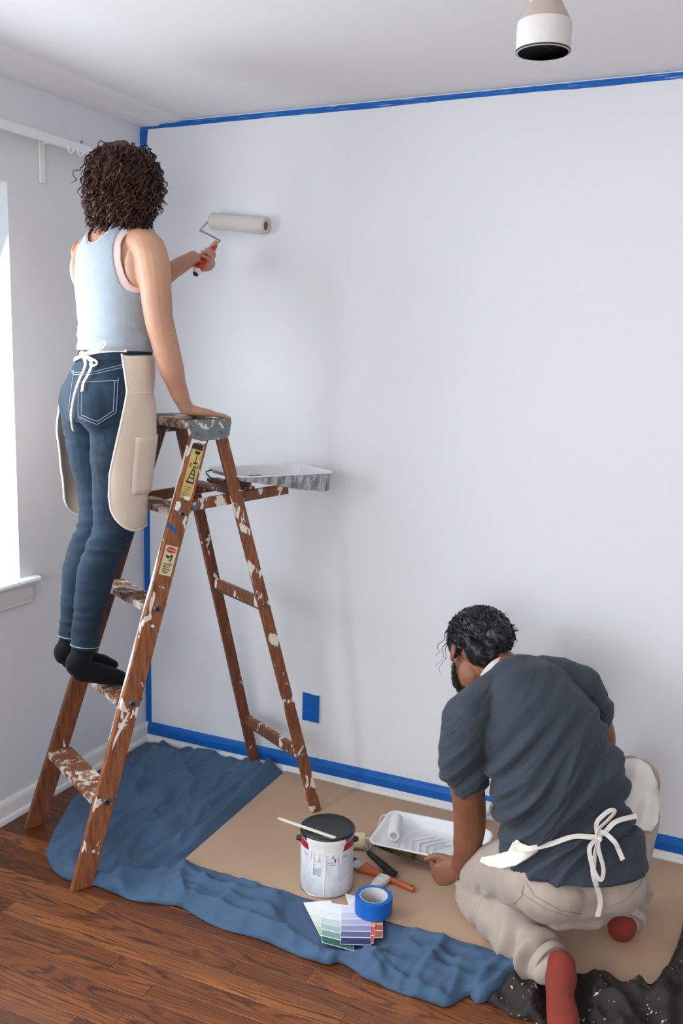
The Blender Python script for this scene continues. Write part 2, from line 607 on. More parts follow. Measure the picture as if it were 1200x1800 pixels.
# taped-over wall outlet
P = on_plane(547, 1243, (0, 0, 0), V((0, 1, 0)))
ol = thing('wall_outlet', (P.x, 0, P.z), 'small wall outlet covered with blue painter\'s tape on the back wall', 'outlet')
MB().box((P.x - .034, -.006, P.z - .055), (P.x + .034, -.0001, P.z + .055)).build('cover_plate', M_trim, ol, bevel=.002)
MB().box((P.x - .036, -.0075, P.z - .056), (P.x + .001, -.0058, P.z + .058)).build('tape_strip', M_tape, ol, bevel=.0005)
MB().box((P.x - .002, -.0082, P.z - .057), (P.x + .037, -.0064, P.z + .055)).build('tape_strip', M_tape, ol, bevel=.0005)

# ------------------------------------------------------------------ curtain rod above the window
M_rod = plain('white_enamel', (236, 237, 238), 0.3)
M_chrome = plain('steel', (176, 178, 180), 0.28, 1.0)
yr1 = on_plane(168, 268, (0.075, 0, 0), V((1, 0, 0)))
yr0 = on_plane(0, 217, (0.075, 0, 0), V((1, 0, 0)))
zr = (yr0.z + yr1.z) / 2
rod = thing('curtain_rod', (0, -1.4, zr), 'white double curtain rod with wall bracket above the window', 'curtain rod')
mb = MB()
yend = -0.18
mb.obox((0.075, (yend - 2.5) / 2, zr), (0, 1, 0), (1, 0, 0), (0, 0, 1), (2.5 + yend) / 2, .004, .016)
mb.build('front_rail', M_rod, rod, bevel=.003)
mb = MB()
mb.obox((0.052, (yend - 2.5) / 2, zr + .012), (0, 1, 0), (1, 0, 0), (0, 0, 1), (2.5 + yend) / 2, .004, .012)
mb.build('rear_rail', M_rod, rod, bevel=.003)
pb = on_plane(73, 282, (0.002, 0, 0), V((1, 0, 0)))
mb = MB()
mb.box((0.0005, pb.y - .013, pb.z - .075), (.008, pb.y + .013, zr + .02))
mb.box((0.0005, pb.y - .010, zr - .006), (.070, pb.y + .010, zr - .001))
mb.build('bracket', M_rod, rod, bevel=.002)
for dy in (.055, .105):
    q = V((.079, pb.y + dy, zr - .014))
    pts = [q + V((.004, math.cos(a) * .014, -math.sin(a) * .014)) for a in np.linspace(-.2, math.pi + .5, 12)]
    MB().tube(pts, .003, 6).build('hook', M_rod, rod, smooth=True)
q = V((.075, pb.y + .12, zr + .017))
MB().lathe([(0.0, 0), (.006, .001), (.006, .006), (.003, .010), (0, .011)], q, n=12).build('screw', M_chrome, rod, smooth=True)

# ------------------------------------------------------------------ hanging spot lamp
LD = 1.95
Lb = at(954, 93, LD)
rl = 47.5 * LD / FPX
zt = on_plane(954, 32, Lb, _f).z - Lb.z
lm = thing('spot_lamp', (Lb.x, Lb.y, CEIL), 'matte white cylindrical spot lamp hanging from the ceiling', 'lamp')
M_lamp = plain('lamp_enamel', (214, 212, 208), 0.45, bump=.05)
M_lampn = plain('lamp_tan_shoulder', (186, 172, 158), 0.55, bump=.15)  # shoulder in a darker tan than the housing
M_black = plain('black_inside', (14, 15, 17), 0.5)
hb = 0.055
MB().lathe([(rl * .93, .0), (rl, 0.002), (rl, hb), (rl * .985, hb + .003), (rl * .95, hb + .003), (rl * .95, .05), (rl * .93, .004), (rl * .93, .0)], Lb, n=48).build('housing', M_lamp, lm, angle=40)
MB().lathe([(rl * .955, hb + .002), (rl * .99, hb + .002), (rl * .60, hb + .040), (rl * .58, hb + .041), (rl * .5, hb + .03), (rl * .955, hb + .0021)], Lb, n=48).build('shoulder', M_lampn, lm, angle=40)
MB().lathe([(rl * .58, hb + .038), (rl * .58, CEIL - Lb.z - .012), (rl * .9, CEIL - Lb.z - .010), (rl * .9, CEIL - Lb.z - .0005), (rl * .3, CEIL - Lb.z - .0005)], Lb, n=40).build('neck', M_lamp, lm, angle=40)
MB().lathe([(rl * .935, .003), (rl * .94, .045), (rl * .55, .060), (0, .062)], Lb, n=40).build('reflector', M_black, lm, smooth=True)
MB().lathe([(rl * .985, .0012), (rl * 1.004, .0012), (rl * 1.004, .004), (rl * .985, .004), (rl * .985, .0012)], Lb, n=48).build('rim', M_black, lm, smooth=True)
# ------------------------------------------------------------------ step ladder
LTH = 1.0522
E1 = V((math.cos(LTH), math.sin(LTH), 0))      # towards the rear legs
E2 = V((-E1.y, E1.x, 0))                       # towards the left wall
LO = V((0.3228, -0.9258, 0))
ZV = V((0, 0, 1))
def lad(a, l, z):
    return LO + E1 * a + E2 * l + ZV * z

def wood_ladder_mat(name, light, dark, splat, thr):
    M = Mat(name, (150, 88, 52), 0.45, spec=0.4)
    oi = M.n('ShaderNodeObjectInfo')
    cx = M.n('ShaderNodeCombineXYZ')
    for k in range(3): M.l(M.math('MULTIPLY', oi.outputs['Random'], 13.0 * (k + 1)), cx.inputs[k])
    co = M.coord((1, 1, 0.12), shift=cx.outputs[0])
    g = M.noise(co, 95, 5, 0.6)
    g2 = M.noise(co, 16, 3)
    c = M.mix(M.ramp(g, [(0.35, 0.0), (0.65, 1.0)]), rgb(*dark), rgb(*light))
    c = M.mix(M.math('MULTIPLY', g2, 0.4), c, rgb(*dark))
    if splat:
        sc = M.coord((1, 1, 0.55), shift=cx.outputs[0])
        n1 = M.noise(sc, 26, 3, 0.5, 0.6)
        n2 = M.noise(M.coord((1, 1, 1), shift=cx.outputs[0]), 5, 2)
        s = M.ramp(M.math('ADD', n1, M.math('MULTIPLY', n2, 0.35)), [(thr, 0.0), (thr + .012, 1.0)])
        c = M.mix(s, c, rgb(222, 214, 204))
    M.base(c)
    M.bump(g, 0.25, 0.002)
    return M.m
M_lwood = wood_ladder_mat('ladder_wood_painted_on', (164, 102, 66), (112, 66, 40), True, 0.805)
M_lwood2 = wood_ladder_mat('ladder_wood', (134, 80, 50), (88, 50, 30), True, 0.835)
M_lwood3 = wood_ladder_mat('ladder_wood_edge_worn', (150, 92, 60), (100, 58, 36), True, 0.765)
def step_mat():
    M = Mat('ladder_step_worn', (140, 96, 70), 0.6, spec=0.3)
    co = M.coord((1, 1, 1), rot=(0, 0, 0))
    n = M.noise(co, 34, 5, 0.6, 0.8)
    n2 = M.noise(co, 9, 2)
    s = M.ramp(M.math('ADD', M.math('MULTIPLY', n, .6), M.math('MULTIPLY', n2, .4)), [(0.47, 0.0), (0.56, 1.0)])
    M.base(M.mix(s, rgb(118, 72, 46), rgb(206, 196, 184)))
    M.bump(n, 0.3, 0.002)
    return M.m
M_step = step_mat()
def zinc_mat():
    M = Mat('galvanised_zinc', (124, 132, 132), 0.5, 0.55)
    co = M.coord()
    n = M.noise(co, 60, 4)
    s = M.ramp(M.noise(co, 46, 3, 0.5, 0.5), [(0.60, 0.0), (0.615, 1.0)])
    M.base(M.mix(s, M.mix(n, rgb(96, 104, 104), rgb(140, 148, 146)), rgb(222, 218, 210)))
    return M.m
M_zinc = zinc_mat()
M_bolt = plain('bolt_steel', (120, 124, 126), 0.4, 0.9)
M_boltd = plain('bolt_hole', (24, 26, 28), 0.6)

ladder = thing('stepladder', lad(0.45, 0, 0), 'old paint-splattered wooden stepladder with four steps and folding shelf', 'ladder')
HB, HT, RB, RT, ZT = 0.2317, 0.1594, 0.217, 0.1459, 1.42
EF, ER0, ER1 = 0.4547, 0.8892, 0.5205
def fr(z, s, da=0.0):     # point on a front rail's axis
    t = z / ZT
    return lad(EF * t + da, s * (HB + (HT - HB) * t), z)
def rr(z, s):
    t = z / ZT
    return lad(ER0 + (ER1 - ER0) * t, s * (RB + (RT - RB) * t), z)
fdir = (fr(ZT, 1) - fr(0, 1)).normalized()
for s in (-1, 1):
    a, b = fr(0.0, s), fr(1.395, s)
    t = (b - a).normalized()
    side = E2 * s
    wdir = t.cross(side).normalized()
    # rail with a foot cut level with the floor
    m = MB()
    hw, th = 0.033, 0.011
    wx = wdir if wdir.dot(E1) > 0 else -wdir
    def cut(p, z):   # slide along t to height z
        return p + t * ((z - p.z) / t.z)
    lo = [cut(a + wx * i * hw + side * j * th, 0.0) for i, j in ((-1, -1), (1, -1), (1, 1), (-1, 1))]
    hi = [cut(b + wx * i * hw * .92 + side * j * th, 1.395) for i, j in ((-1, -1), (1, -1), (1, 1), (-1, 1))]
    m.rings([lo, hi])
    m.build('front_rail', M_lwood if s < 0 else M_lwood2, ladder, bevel=.003)
    a, b = rr(0.0, s), rr(1.395, s)
    t = (b - a).normalized()
    m = MB()
    wx = E1
    hw, th = 0.020, 0.011
    lo = [cut(a + wx * i * hw + side * j * th, .008 if s < 0 else .003) for i, j in ((-1, -1), (1, -1), (1, 1), (-1, 1))]
    hi = [cut(b + wx * i * hw + side * j * th, 1.395) for i, j in ((-1, -1), (1, -1), (1, 1), (-1, 1))]
    m.rings([lo, hi])
    o = m.build('rear_rail', M_lwood3 if s < 0 else M_lwood2, ladder, bevel=.003)
# bare worn front edge on the near rail: narrow strip of white paint
m = MB()
pe = []
for i in range(41):
    z = 0.45 + (1.36 - .45) * i / 40
    c = fr(z, -1) - E1 * (0.0335 * (1 - .08 * z / 1.4) / fdir.dot(ZV))
    w = 0.0085 * max(0.02, min(1, 0.25 + 1.9 * noise.noise(V((z * 5, 3.3, 0)))))
    pe.append((c, w))
rg = [[c - E1 * .0008 + E2 * .0085, c - E1 * .0008 + E2 * (.0085 - 2 * w), c + E1 * .0005 + E2 * (.0085 - 2 * w), c + E1 * .0005 + E2 * .0085] for c, w in pe]
m.rings(rg)
M_wpaint = plain('spilled_white_paint', (232, 230, 226), 0.45)
m.build('paint_run', M_wpaint, ladder)

STEPZ = (0.2655, 0.562, 0.854, 1.149)
for k, z in enumerate(STEPZ):
    zt_ = z + 0.012
    t = zt_ / ZT
    hw_ = HB + (HT - HB) * t - 0.011
    ca = EF * t
    d0, d1 = ca - 0.045, ca + 0.042
    stp = MB()
    top, n = [], 9
    # grooved tread: profile across the depth, extruded sideways
    pr = [(d0, zt_ - .020), (d0, zt_ - .003), (d0 + .003, zt_)]
    w = (d1 - d0 - .010) / n
    for i in range(n):
        x = d0 + .005 + i * w
        pr += [(x + w * .12, zt_), (x + w * .70, zt_), (x + w * .74, zt_ - .0022), (x + w * .98, zt_ - .0022)]
    pr += [(d1 - .003, zt_), (d1, zt_ - .003), (d1, zt_ - .020)]
    stp.prism([lad(a, -hw_, q) for a, q in pr], E2 * (2 * hw_))
    stp.build('step', M_step, ladder)
    rd = MB()
    rd.tube([lad(ca + .012, -hw_ - .012, z - .016), lad(ca + .012, hw_ + .012, z - .016)], .004, 8)
    rd.build('tie_rod', M_bolt, ladder, smooth=True)
    for s in (-1, 1):
        c = lad(ca, s * (hw_ + .022), z - .004)
        b = MB()
        b.lathe([(.0125, 0), (.0125, .003), (.011, .0045), (.006, .005), (.0055, .003), (0, .003)], c, E2 * s, 20, mats=[0, 0, 0, 1, 1])
        b.build('bolt', [M_bolt, M_boltd], ladder, smooth=True, angle=40)
# cross boards of the rear frame
for z in (0.235, 0.807):
    t = z / ZT
    hw_ = RB + (RT - RB) * t
    c = ER0 + (ER1 - ER0) * t
    m = MB()
    m.bar(lad(c + .001, -hw_ + .009, z), lad(c + .001, hw_ - .009, z), ZV, .022, .036)
    m.build('cross_board', M_lwood3, ladder, bevel=.003)
    m = MB().tube([lad(c - .001, -hw_ + .01, z - .024), lad(c - .001, hw_ - .01, z - .024)], .0035, 8).build('tie_rod', M_bolt, ladder, smooth=True)
    for s in (-1, 1):
        MB().lathe([(.010, 0), (.010, .002), (.008, .004), (0, .0045)], lad(c, s * (hw_ + .0105), z), E2 * s, 16).build('bolt', M_bolt, ladder, smooth=True, angle=40)
# top cap with sheet-metal end plates folded over the rails
cz0, cz1 = 1.412, 1.440
ca0, ca1 = 0.392, 0.548
m = MB()
cl = 0.172
pts = []
def capring(l, infl=0.0):
    h = .010
    return [lad(ca0 - infl, l, cz0 - infl), lad(ca1 + infl, l, cz0 - infl), lad(ca1 + infl, l, cz1 - h), lad(ca1 - h * .3 + infl, l, cz1 - h * .3), lad(ca1 - h, l, cz1 + infl), lad(ca0 + h, l, cz1 + infl), lad(ca0 + h * .3 - infl, l, cz1 - h * .3), lad(ca0 - infl, l, cz1 - h)]
m.rings([capring(-cl), capring(cl)])
def cap_mat():
    M = Mat('cap_wood', (120, 82, 58), 0.6)
    co = M.coord()
    n = M.noise(co, 40, 4)
    s = M.ramp(M.noise(co, 22, 4, .6, .5), [(0.5, 0.0), (0.58, 1.0)])
    M.base(M.mix(s, M.mix(n, rgb(96, 60, 40), rgb(140, 92, 62)), rgb(198, 192, 182)))
    return M.m
m.build('top_cap', cap_mat(), ladder, bevel=.002)
for s in (-1, 1):
    m = MB()
    l = s * (cl + .0006)
    # plate: rim folded on the cap end and a tongue reaching down between the rails
    poly = [(ca0 + .004, cz1 + .001), (ca1 + .004, cz1 + .001), (ca1 + .006, cz1 - .010), (ca1 + .002, cz1 - .022), (ca1 - .001, cz1 - .050), (ca1 - .020, cz1 - .062), (ca0 + .055, cz1 - .066), (ca0 + .022, cz1 - .058), (ca0 + .012, cz1 - .024)]
    m.prism([lad(a, l, z) for a, z in poly], E2 * (s * .002))
    m.bar(lad(ca0 + .006, l + s * .002, cz1 - .021), lad(ca1 + .004, l + s * .002, cz1 - .021), ZV, .003, .002)
    # fold over the top
    m.prism([lad(ca0 + .008, l - s * .045, cz1 + .0004), lad(ca1 - .006, l - s * .03, cz1 + .0004), lad(ca1 + .002, l + s * .002, cz1 + .0004), lad(ca0 + .004, l + s * .002, cz1 + .0004)], ZV * .0014)
    m.build('end_plate', M_zinc, ladder, bevel=.0008)
    for a_, z_ in ((ca0 + .040, cz1 - .042), (ca1 - .030, cz1 - .040)):
        MB().lathe([(.006, 0), (.005, .002), (0, .003)], lad(a_, l + s * .002, z_), E2 * s, 14).build('rivet', M_bolt, ladder, smooth=True)
# folding shelf: two arms pivoted on the front rails, slats across
arm0, arm1, zsh0, zsh1 = 0.385, 0.800, 1.156, 1.193
def shelf_z(a): return zsh0 + (zsh1 - zsh0) * (a - arm0) / (arm1 - arm0)
for s in (-1, 1):
    l = s * 0.128
    m = MB()
    m.bar(lad(arm0, l, zsh0), lad(arm1, l, zsh1), ZV, .018, .036)
    m.build('shelf_arm', M_lwood3 if s < 0 else M_lwood2, ladder, bevel=.003)
    m = MB()
    m.bar(lad(arm0 - .015, l - s * -.0115, zsh0 - .004), lad(arm0 + .062, l - s * -.0115, zsh0 + .003), ZV, .003, .026)
    m.build('hinge_strap', M_zinc, ladder, bevel=.001)
    MB().lathe([(.007, 0), (.006, .003), (0, .004)], lad(arm0 + .045, l + s * .013, zsh0 + .002), E2 * s, 14).build('rivet', M_bolt, ladder, smooth=True)
for a_ in (0.575, 0.645, 0.775):
    m = MB()
    z_ = shelf_z(a_) + .018 + .0065
    m.bar(lad(a_, -.132, z_), lad(a_, .132, z_), ZV, .048, .012)
    m.build('shelf_slat', M_lwood2, ladder, bevel=.003)
# warning labels on the near rail
def label_mat():
    M = Mat('label_yellow', (206, 184, 104), 0.5)
    co = M.coord()
    s = M.ramp(M.noise(co, 48, 3), [(0.60, 0.0), (0.62, 1.0)])
    M.base(M.mix(s, M.mix(M.noise(co, 20, 3), rgb(190, 166, 88), rgb(214, 194, 118)), rgb(180, 150, 110)))
    return M.m
M_lab = label_mat()
M_labw = plain('label_cream', (214, 202, 160), 0.5)
M_ink = plain('label_ink', (34, 32, 28), 0.6)
M_red = plain('label_red', (190, 40, 36), 0.5)
rt_ = (fr(ZT, -1) - fr(0, -1)).normalized()
rn = (fr(.5, -1) - fr(.5, 1)).normalized()
rn = (rn - rt_ * rn.dot(rt_)).normalized()
rx = rt_.cross(rn)
rx = rx if rx.dot(E1) > 0 else -rx
def railpt(z, u, v, off):      # u across the rail, v along it from height z
    return fr(z, -1) + rx * u + rt_ * v + rn * (0.011 + off)
def flat(m, z, quad, off, th=.0004, mi=0):
    m.prism([railpt(z, u, v, off) for u, v in quad], rn * th, mi)
def rect(u0, v0, u1, v1): return [(u0, v0), (u1, v0), (u1, v1), (u0, v1)]
L1 = MB()
zl = 1.285
flat(L1, zl, rect(-.019, -.097, .021, .080), .0002)
lb1 = L1.build('warning_label', M_lab, ladder)
L2 = MB()
flat(L2, zl, rect(-.021, .064, .017, .081), .0007)
flat(L2, zl, rect(-.006, .050, .012, .060), .0007)
flat(L2, zl, rect(.002, .020, .005, .050), .0007)
flat(L2, zl, rect(-.004, .018, .012, .023), .0007)
# drawing of a stepladder
for q in ([(-.010, -.040), (-.007, -.040), (.005, .012), (.002, .012)], [(.014, -.044), (.017, -.044), (.008, .012), (.005, .012)]):
    flat(L2, zl, q, .0007)
for v in (-.030, -.018, -.006, .004):
    flat(L2, zl, rect(-.006 + (v + .03) * .25, v, .013 - (v + .03) * .15, v + .003), .0007)
flat(L2, zl, rect(-.012, -.046, .014, -.040), .0007)
L2.build('label_print', M_ink, lb1)
L3 = MB()
for i in range(5):
    v = -.060 - i * .007
    flat(L3, zl, rect(-.014 + .002 * (i % 2), v, .014 - .004 * (i % 3), v + .0022), .0007)
M_inkf = plain('label_ink_faded', (120, 106, 62), .6)
L3.build('label_text', M_inkf, lb1)['kind'] = 'stuff'
for u0, u1, v1 in ((-.014, -.008, .018), (.013, .018, .016)):
    L4 = MB()
    flat(L4, zl, rect(u0, .004, u1, v1), .0007)
    L4.build('label_mark', M_inkf, lb1)
zl = 1.003
L1 = MB()
flat(L1, zl, rect(-.022, -.052, .021, .044), .0002)
lb2 = L1.build('danger_label', M_labw, ladder)
L2 = MB()
flat(L2, zl, [(.000 + .018 * math.cos(a), .030 + .009 * math.sin(a)) for a in np.linspace(0, 2 * math.pi, 20)[:-1]], .0007)
L2.build('danger_oval', M_red, lb2)
L2 = MB()
flat(L2, zl, [(-.016, .014), (-.010, .004), (-.002, .002), (.004, .010), (.008, .006), (.012, .014), (.004, .016), (-.002, .010), (-.008, .012)], .0007)
flat(L2, zl, rect(.006, -.008, .009, .012), .0007)
flat(L2, zl, [(.000, -.004), (.006, .004), (.008, .002), (.003, -.006)], .0007)
for i in range(6):
    v = -.016 - i * .0056
    flat(L2, zl, rect(-.016 + .002 * (i % 2), v, .015 - .004 * (i % 3), v + .0024), .0007)
L2.build('label_print', M_ink, lb2)
# the word on the oval
def text_mesh(body, size, loc, ex, ey, off, name, mat, parent, extrude=.0002, align='CENTER'):
    cu = bpy.data.curves.new(name, 'FONT')
    cu.body = body
    cu.size = size
    cu.extrude = extrude
    cu.align_x = align
    cu.align_y = 'CENTER'
    o = bpy.data.objects.new(name, cu)
    COL.objects.link(o)
    dg = bpy.context.evaluated_depsgraph_get()
    me = bpy.data.meshes.new_from_object(o.evaluated_get(dg))
    bpy.data.objects.remove(o)
    ex, ey = V(ex).normalized(), V(ey).normalized()
    ez = ex.cross(ey)
    M = Matrix(((ex.x, ey.x, ez.x, loc[0]), (ex.y, ey.y, ez.y, loc[1]), (ex.z, ey.z, ez.z, loc[2]), (0, 0, 0, 1)))
    me.transform(M)
    return link_mesh(name, me, mat, parent)
text_mesh('DANGER', .0085, railpt(zl, 0, .030, .0014), rx, rt_, 0, 'danger_word', M_labw, lb2)
# thick dabs of old white paint on the rail faces
for zc_, quad in ((1.372, [(-.030, -.050), (-.024, -.050), (-.022, -.012), (-.004, -.004), (.016, -.006), (.024, .003), (.022, .012), (-.029, .014)]),
                  (1.165, [(-.026, -.012), (-.012, -.016), (-.006, .004), (-.012, .016), (-.026, .014)]),
                  (1.215, [(-.002, -.026), (.014, -.028), (.020, -.018), (.010, -.012), (-.004, -.016)]),
                  (.80, [(-.004, -.004), (.008, -.008), (.012, -.002), (.002, .003)]),
                  (.47, [(-.024, -.060), (-.016, -.020), (-.004, .030), (.004, .070), (-.004, .060), (-.016, .020), (-.026, -.020)])):
    m = MB()
    flat(m, zc_, quad, .0003, .0006)
    m.build('paint_dab', M_wpaint, ladder, bevel=.0003)
# scrap of blue tape wrapped on the near rail
m = MB()
zt0 = 1.10
flat(m, zt0, [(-.034, -.004), (-.010, -.012), (.004, -.022), (.000, -.010), (-.012, .002), (-.034, .010)], .0002, .0008)
m.build('tape_scrap', M_tape, ladder)
# ------------------------------------------------------------------ cloths and cardboard on the floor
def inside(poly, p):
    x, y = p
    c = False
    j = len(poly) - 1
    for i in range(len(poly)):
        xi, yi = poly[i]; xj, yj = poly[j]
        if (yi > y) != (yj > y) and x < (xj - xi) * (y - yi) / (yj - yi) + xi:
            c = not c
        j = i
    return c
def inside_np(poly, X, Y):
    c = np.zeros(X.shape, bool)
    j = len(poly) - 1
    for i in range(len(poly)):
        xi, yi = poly[i]; xj, yj = poly[j]
        with np.errstate(divide='ignore', invalid='ignore'):
            hit = ((yi > Y) != (yj > Y)) & (X < (xj - xi) * (Y - yi) / (yj - yi) + xi)
        c ^= hit
        j = i
    return c
def seg_dist(X, Y, line, closed=False):
    d = np.full(X.shape, 9.0)
    n = len(line)
    for i in range(n if closed else n - 1):
        ax, ay = line[i]; bx, by = line[(i + 1) % n]
        ux, uy = bx - ax, by - ay
        L = ux * ux + uy * uy + 1e-12
        t = np.clip(((X - ax) * ux + (Y - ay) * uy) / L, 0, 1)
        d = np.minimum(d, np.hypot(X - ax - t * ux, Y - ay - t * uy))
    return d
def noise2(X, Y, s, k=0.0):
    return np.array([noise.noise(V((x * s, y * s, k))) for x, y in zip(X, Y)])
def smooth_poly(pts, n=5):
    P = [V((p[0], p[1], 0)) for p in pts]
    out = []
    N = len(P)
    for i in range(N):
        p0, p1, p2, p3 = P[i - 1], P[i], P[(i + 1) % N], P[(i + 2) % N]
        for k in range(n):
            t = k / n
            q = 0.5 * ((2 * p1) + (p2 - p0) * t + (2 * p0 - 5 * p1 + 4 * p2 - p3) * t * t + (3 * p1 - p0 - 3 * p2 + p3) * t ** 3)
            out.append((q.x, q.y))
    return out
def px_line(pts, z=0.0):
    return [tuple(on_z(x, y, z)[:2]) for x, y in pts]
def sheet(poly, step, seed=1):
    """CDT of a floor outline filled with a jittered grid -> x, y arrays and triangles"""
    xs = [p[0] for p in poly]; ys = [p[1] for p in poly]
    gx, gy = np.meshgrid(np.arange(min(xs), max(xs), step), np.arange(min(ys), max(ys), step * .866))
    gx = gx + (np.arange(gx.shape[0])[:, None] % 2) * step / 2
    X, Y = gx.ravel(), gy.ravel()
    k = inside_np(poly, X, Y)
    X, Y = X[k], Y[k]
    d = seg_dist(X, Y, poly, True)
    k = d > step * .45
    X, Y = X[k], Y[k]
    pts = [V(p) for p in poly] + [V((x, y)) for x, y in zip(X, Y)]
    n = len(poly)
    ov, oe, of, *_ = delaunay_2d_cdt(pts, [(i, (i + 1) % n) for i in range(n)], [list(range(n))], 1, 1e-6)
    X = np.array([v.x for v in ov]); Y = np.array([v.y for v in ov])
    return X, Y, [tuple(f) for f in of], n

# outlines measured on the floor plane
BLUE = [(228, 1330), (240, 1312), (262, 1310), (300, 1307), (345, 1312), (400, 1318), (450, 1324), (478, 1338), (494, 1358), (545, 1372), (470, 1440), (390, 1512), (470, 1535), (600, 1578), (740, 1618), (860, 1655), (915, 1692), (933, 1717),
        (920, 1725), (893, 1741), (880, 1751), (842, 1768), (830, 1758), (823, 1753), (787, 1773), (750, 1763), (693, 1743), (650, 1726), (620, 1706), (593, 1694), (577, 1698), (550, 1691), (520, 1681), (450, 1653), (380, 1631), (350, 1616), (320, 1597), (240, 1586), (165, 1559), (118, 1550), (92, 1530), (80, 1503), (92, 1472), (118, 1425), (150, 1390), (195, 1358)]
CARD = [(505, 1358), (320, 1521), (460, 1563), (533, 1584), (674, 1624), (790, 1657), (896, 1688), (1010, 1719), (1100, 1748), (1175, 1772), (1205, 1690), (1232, 1600), (1250, 1532), (1160, 1511), (900, 1450), (760, 1418), (640, 1389)]
blue_poly = [(x + .007 * noise.noise(V((x * 14, y * 14, 5))), y + .007 * noise.noise(V((x * 14, y * 14, 9)))) for x, y in smooth_poly(px_line(BLUE), 5)]
blue_poly = [(max(x, .034), min(y, -.034 + .004 * noise.noise(V((x * 30, 0, 0))))) for x, y in blue_poly]
card_poly = [(x, min(y, -.029)) for x, y in px_line(CARD)]

def blue_height(X, Y, poly, n_edge):
    d = seg_dist(X, Y, poly, True)
    folds = [  # pixel polyline, half width m, height m
        ([(455, 1345), (400, 1372), (330, 1392), (250, 1420)], .020, .020),
        ([(470, 1360), (420, 1410), (370, 1470), (300, 1530)], .016, .020),
        ([(440, 1380), (360, 1430), (310, 1500)], .013, .012),
        ([(300, 1330), (260, 1350), (235, 1400)], .020, .016),
        ([(385, 1330), (320, 1340), (270, 1335)], .018, .020),
        ([(320, 1345), (340, 1390), (330, 1440)], .012, .010),
        ([(275, 1440), (235, 1490), (215, 1550)], .014, .012),
        ([(180, 1440), (140, 1500), (125, 1540)], .022, .012),
        ([(480, 1345), (470, 1370), (445, 1400)], .018, .028),
        ([(460, 1330), (476, 1345), (488, 1356)], .014, .026),
        ([(300, 1540), (200, 1552), (160, 1550)], .012, .016),
        ([(330, 1530), (312, 1560), (318, 1590)], .013, .022),
        ([(320, 1545), (370, 1570), (430, 1580), (480, 1590)], .014, .018),
        ([(360, 1560), (400, 1555), (450, 1572)], .012, .016),
        ([(340, 1590), (420, 1620), (520, 1655), (570, 1680)], .016, .014),
        ([(400, 1590), (470, 1610), (540, 1640)], .014, .010),
        ([(560, 1640), (555, 1670), (565, 1692)], .012, .020),
        ([(590, 1660), (592, 1690)], .010, .018),
        ([(620, 1670), (640, 1690), (660, 1715)], .014, .014),
        ([(690, 1640), (670, 1680), (640, 1715)], .012, .014),
        ([(790, 1650), (770, 1690), (740, 1730), (735, 1750)], .012, .016),
        ([(700, 1650), (740, 1690), (800, 1700), (900, 1695)], .013, .010),
        ([(905, 1695), (870, 1715), (830, 1748)], .014, .022),
        ([(925, 1712), (890, 1730), (848, 1760)], .013, .024),
        ([(650, 1690), (700, 1725), (780, 1765)], .015, .010),
        ([(830, 1680), (800, 1710), (790, 1750)], .012, .008),
    ]
    z = np.full(X.shape, .006)
    wx = X + .02 * noise2(X, Y, 9, 4.0)
    wy = Y + .02 * noise2(X, Y, 9, 8.0)
    for pl, w, h in folds:
        l = px_line(pl)
        dd = seg_dist(wx, wy, l)
        z = z + 1.3 * h * np.exp(-(dd / (.9 * w)) ** 1.3)
    d1 = (V(on_z(470, 1350)) - V(on_z(215, 1540))).normalized()
    d2 = (V(on_z(900, 1700)) - V(on_z(330, 1540))).normalized()
    d3 = (V(on_z(760, 1650)) - V(on_z(700, 1740))).normalized()
    lowf = seg_dist(X, Y, px_line([(330, 1560), (560, 1640), (900, 1720)]))
    wB = np.clip(1.25 - lowf / .13, 0, 1)
    for dv, wgt, am, fa, fl, kk in ((d1, 1 - wB, .026, 7.5, 1.5, 31.0), (d1, 1 - wB, .014, 15.0, 3.0, 35.0), (d2, wB, .016, 10.0, 2.2, 41.0), (d3, wB, .016, 8.0, 2.4, 45.0), (d2, wB, .008, 22.0, 5.0, 48.0)):
        pa = (-dv.y * wx + dv.x * wy) * fa
        pl_ = (dv.x * wx + dv.y * wy) * fl
        nn = np.array([noise.noise(V((p_, q_, kk))) for p_, q_ in zip(pa, pl_)])
        z = z + wgt * am * np.clip(1 - 2.6 * np.abs(nn), 0, 1) ** 1.2
    # ridged wrinkles
    r = 1 - np.abs(noise2(X, Y, 7.0, 5.5)) * 2.2
    z = z + .004 * np.clip(r, 0, 1) ** 3
    # under the cardboard it lies flat
    k = inside_np(card_poly, X, Y)
    z = np.where(k, np.minimum(z, .007), z)
    dc = seg_dist(X, Y, card_poly, True)
    z = np.where(~k, np.minimum(z, .007 + dc * 1.2), z)
    cz_ = seg_dist(X, Y, px_line([(560, 1615), (600, 1640), (650, 1635)]))
    z = np.where(cz_ < .13, np.minimum(z, .012 + np.clip(cz_ - .10, 0, 1) * .6), z)
    ease = 1 - np.exp(-d / .010)
    z = .0015 + z * (0.12 + .88 * ease)
    z = np.maximum(z, .0022)
    return z

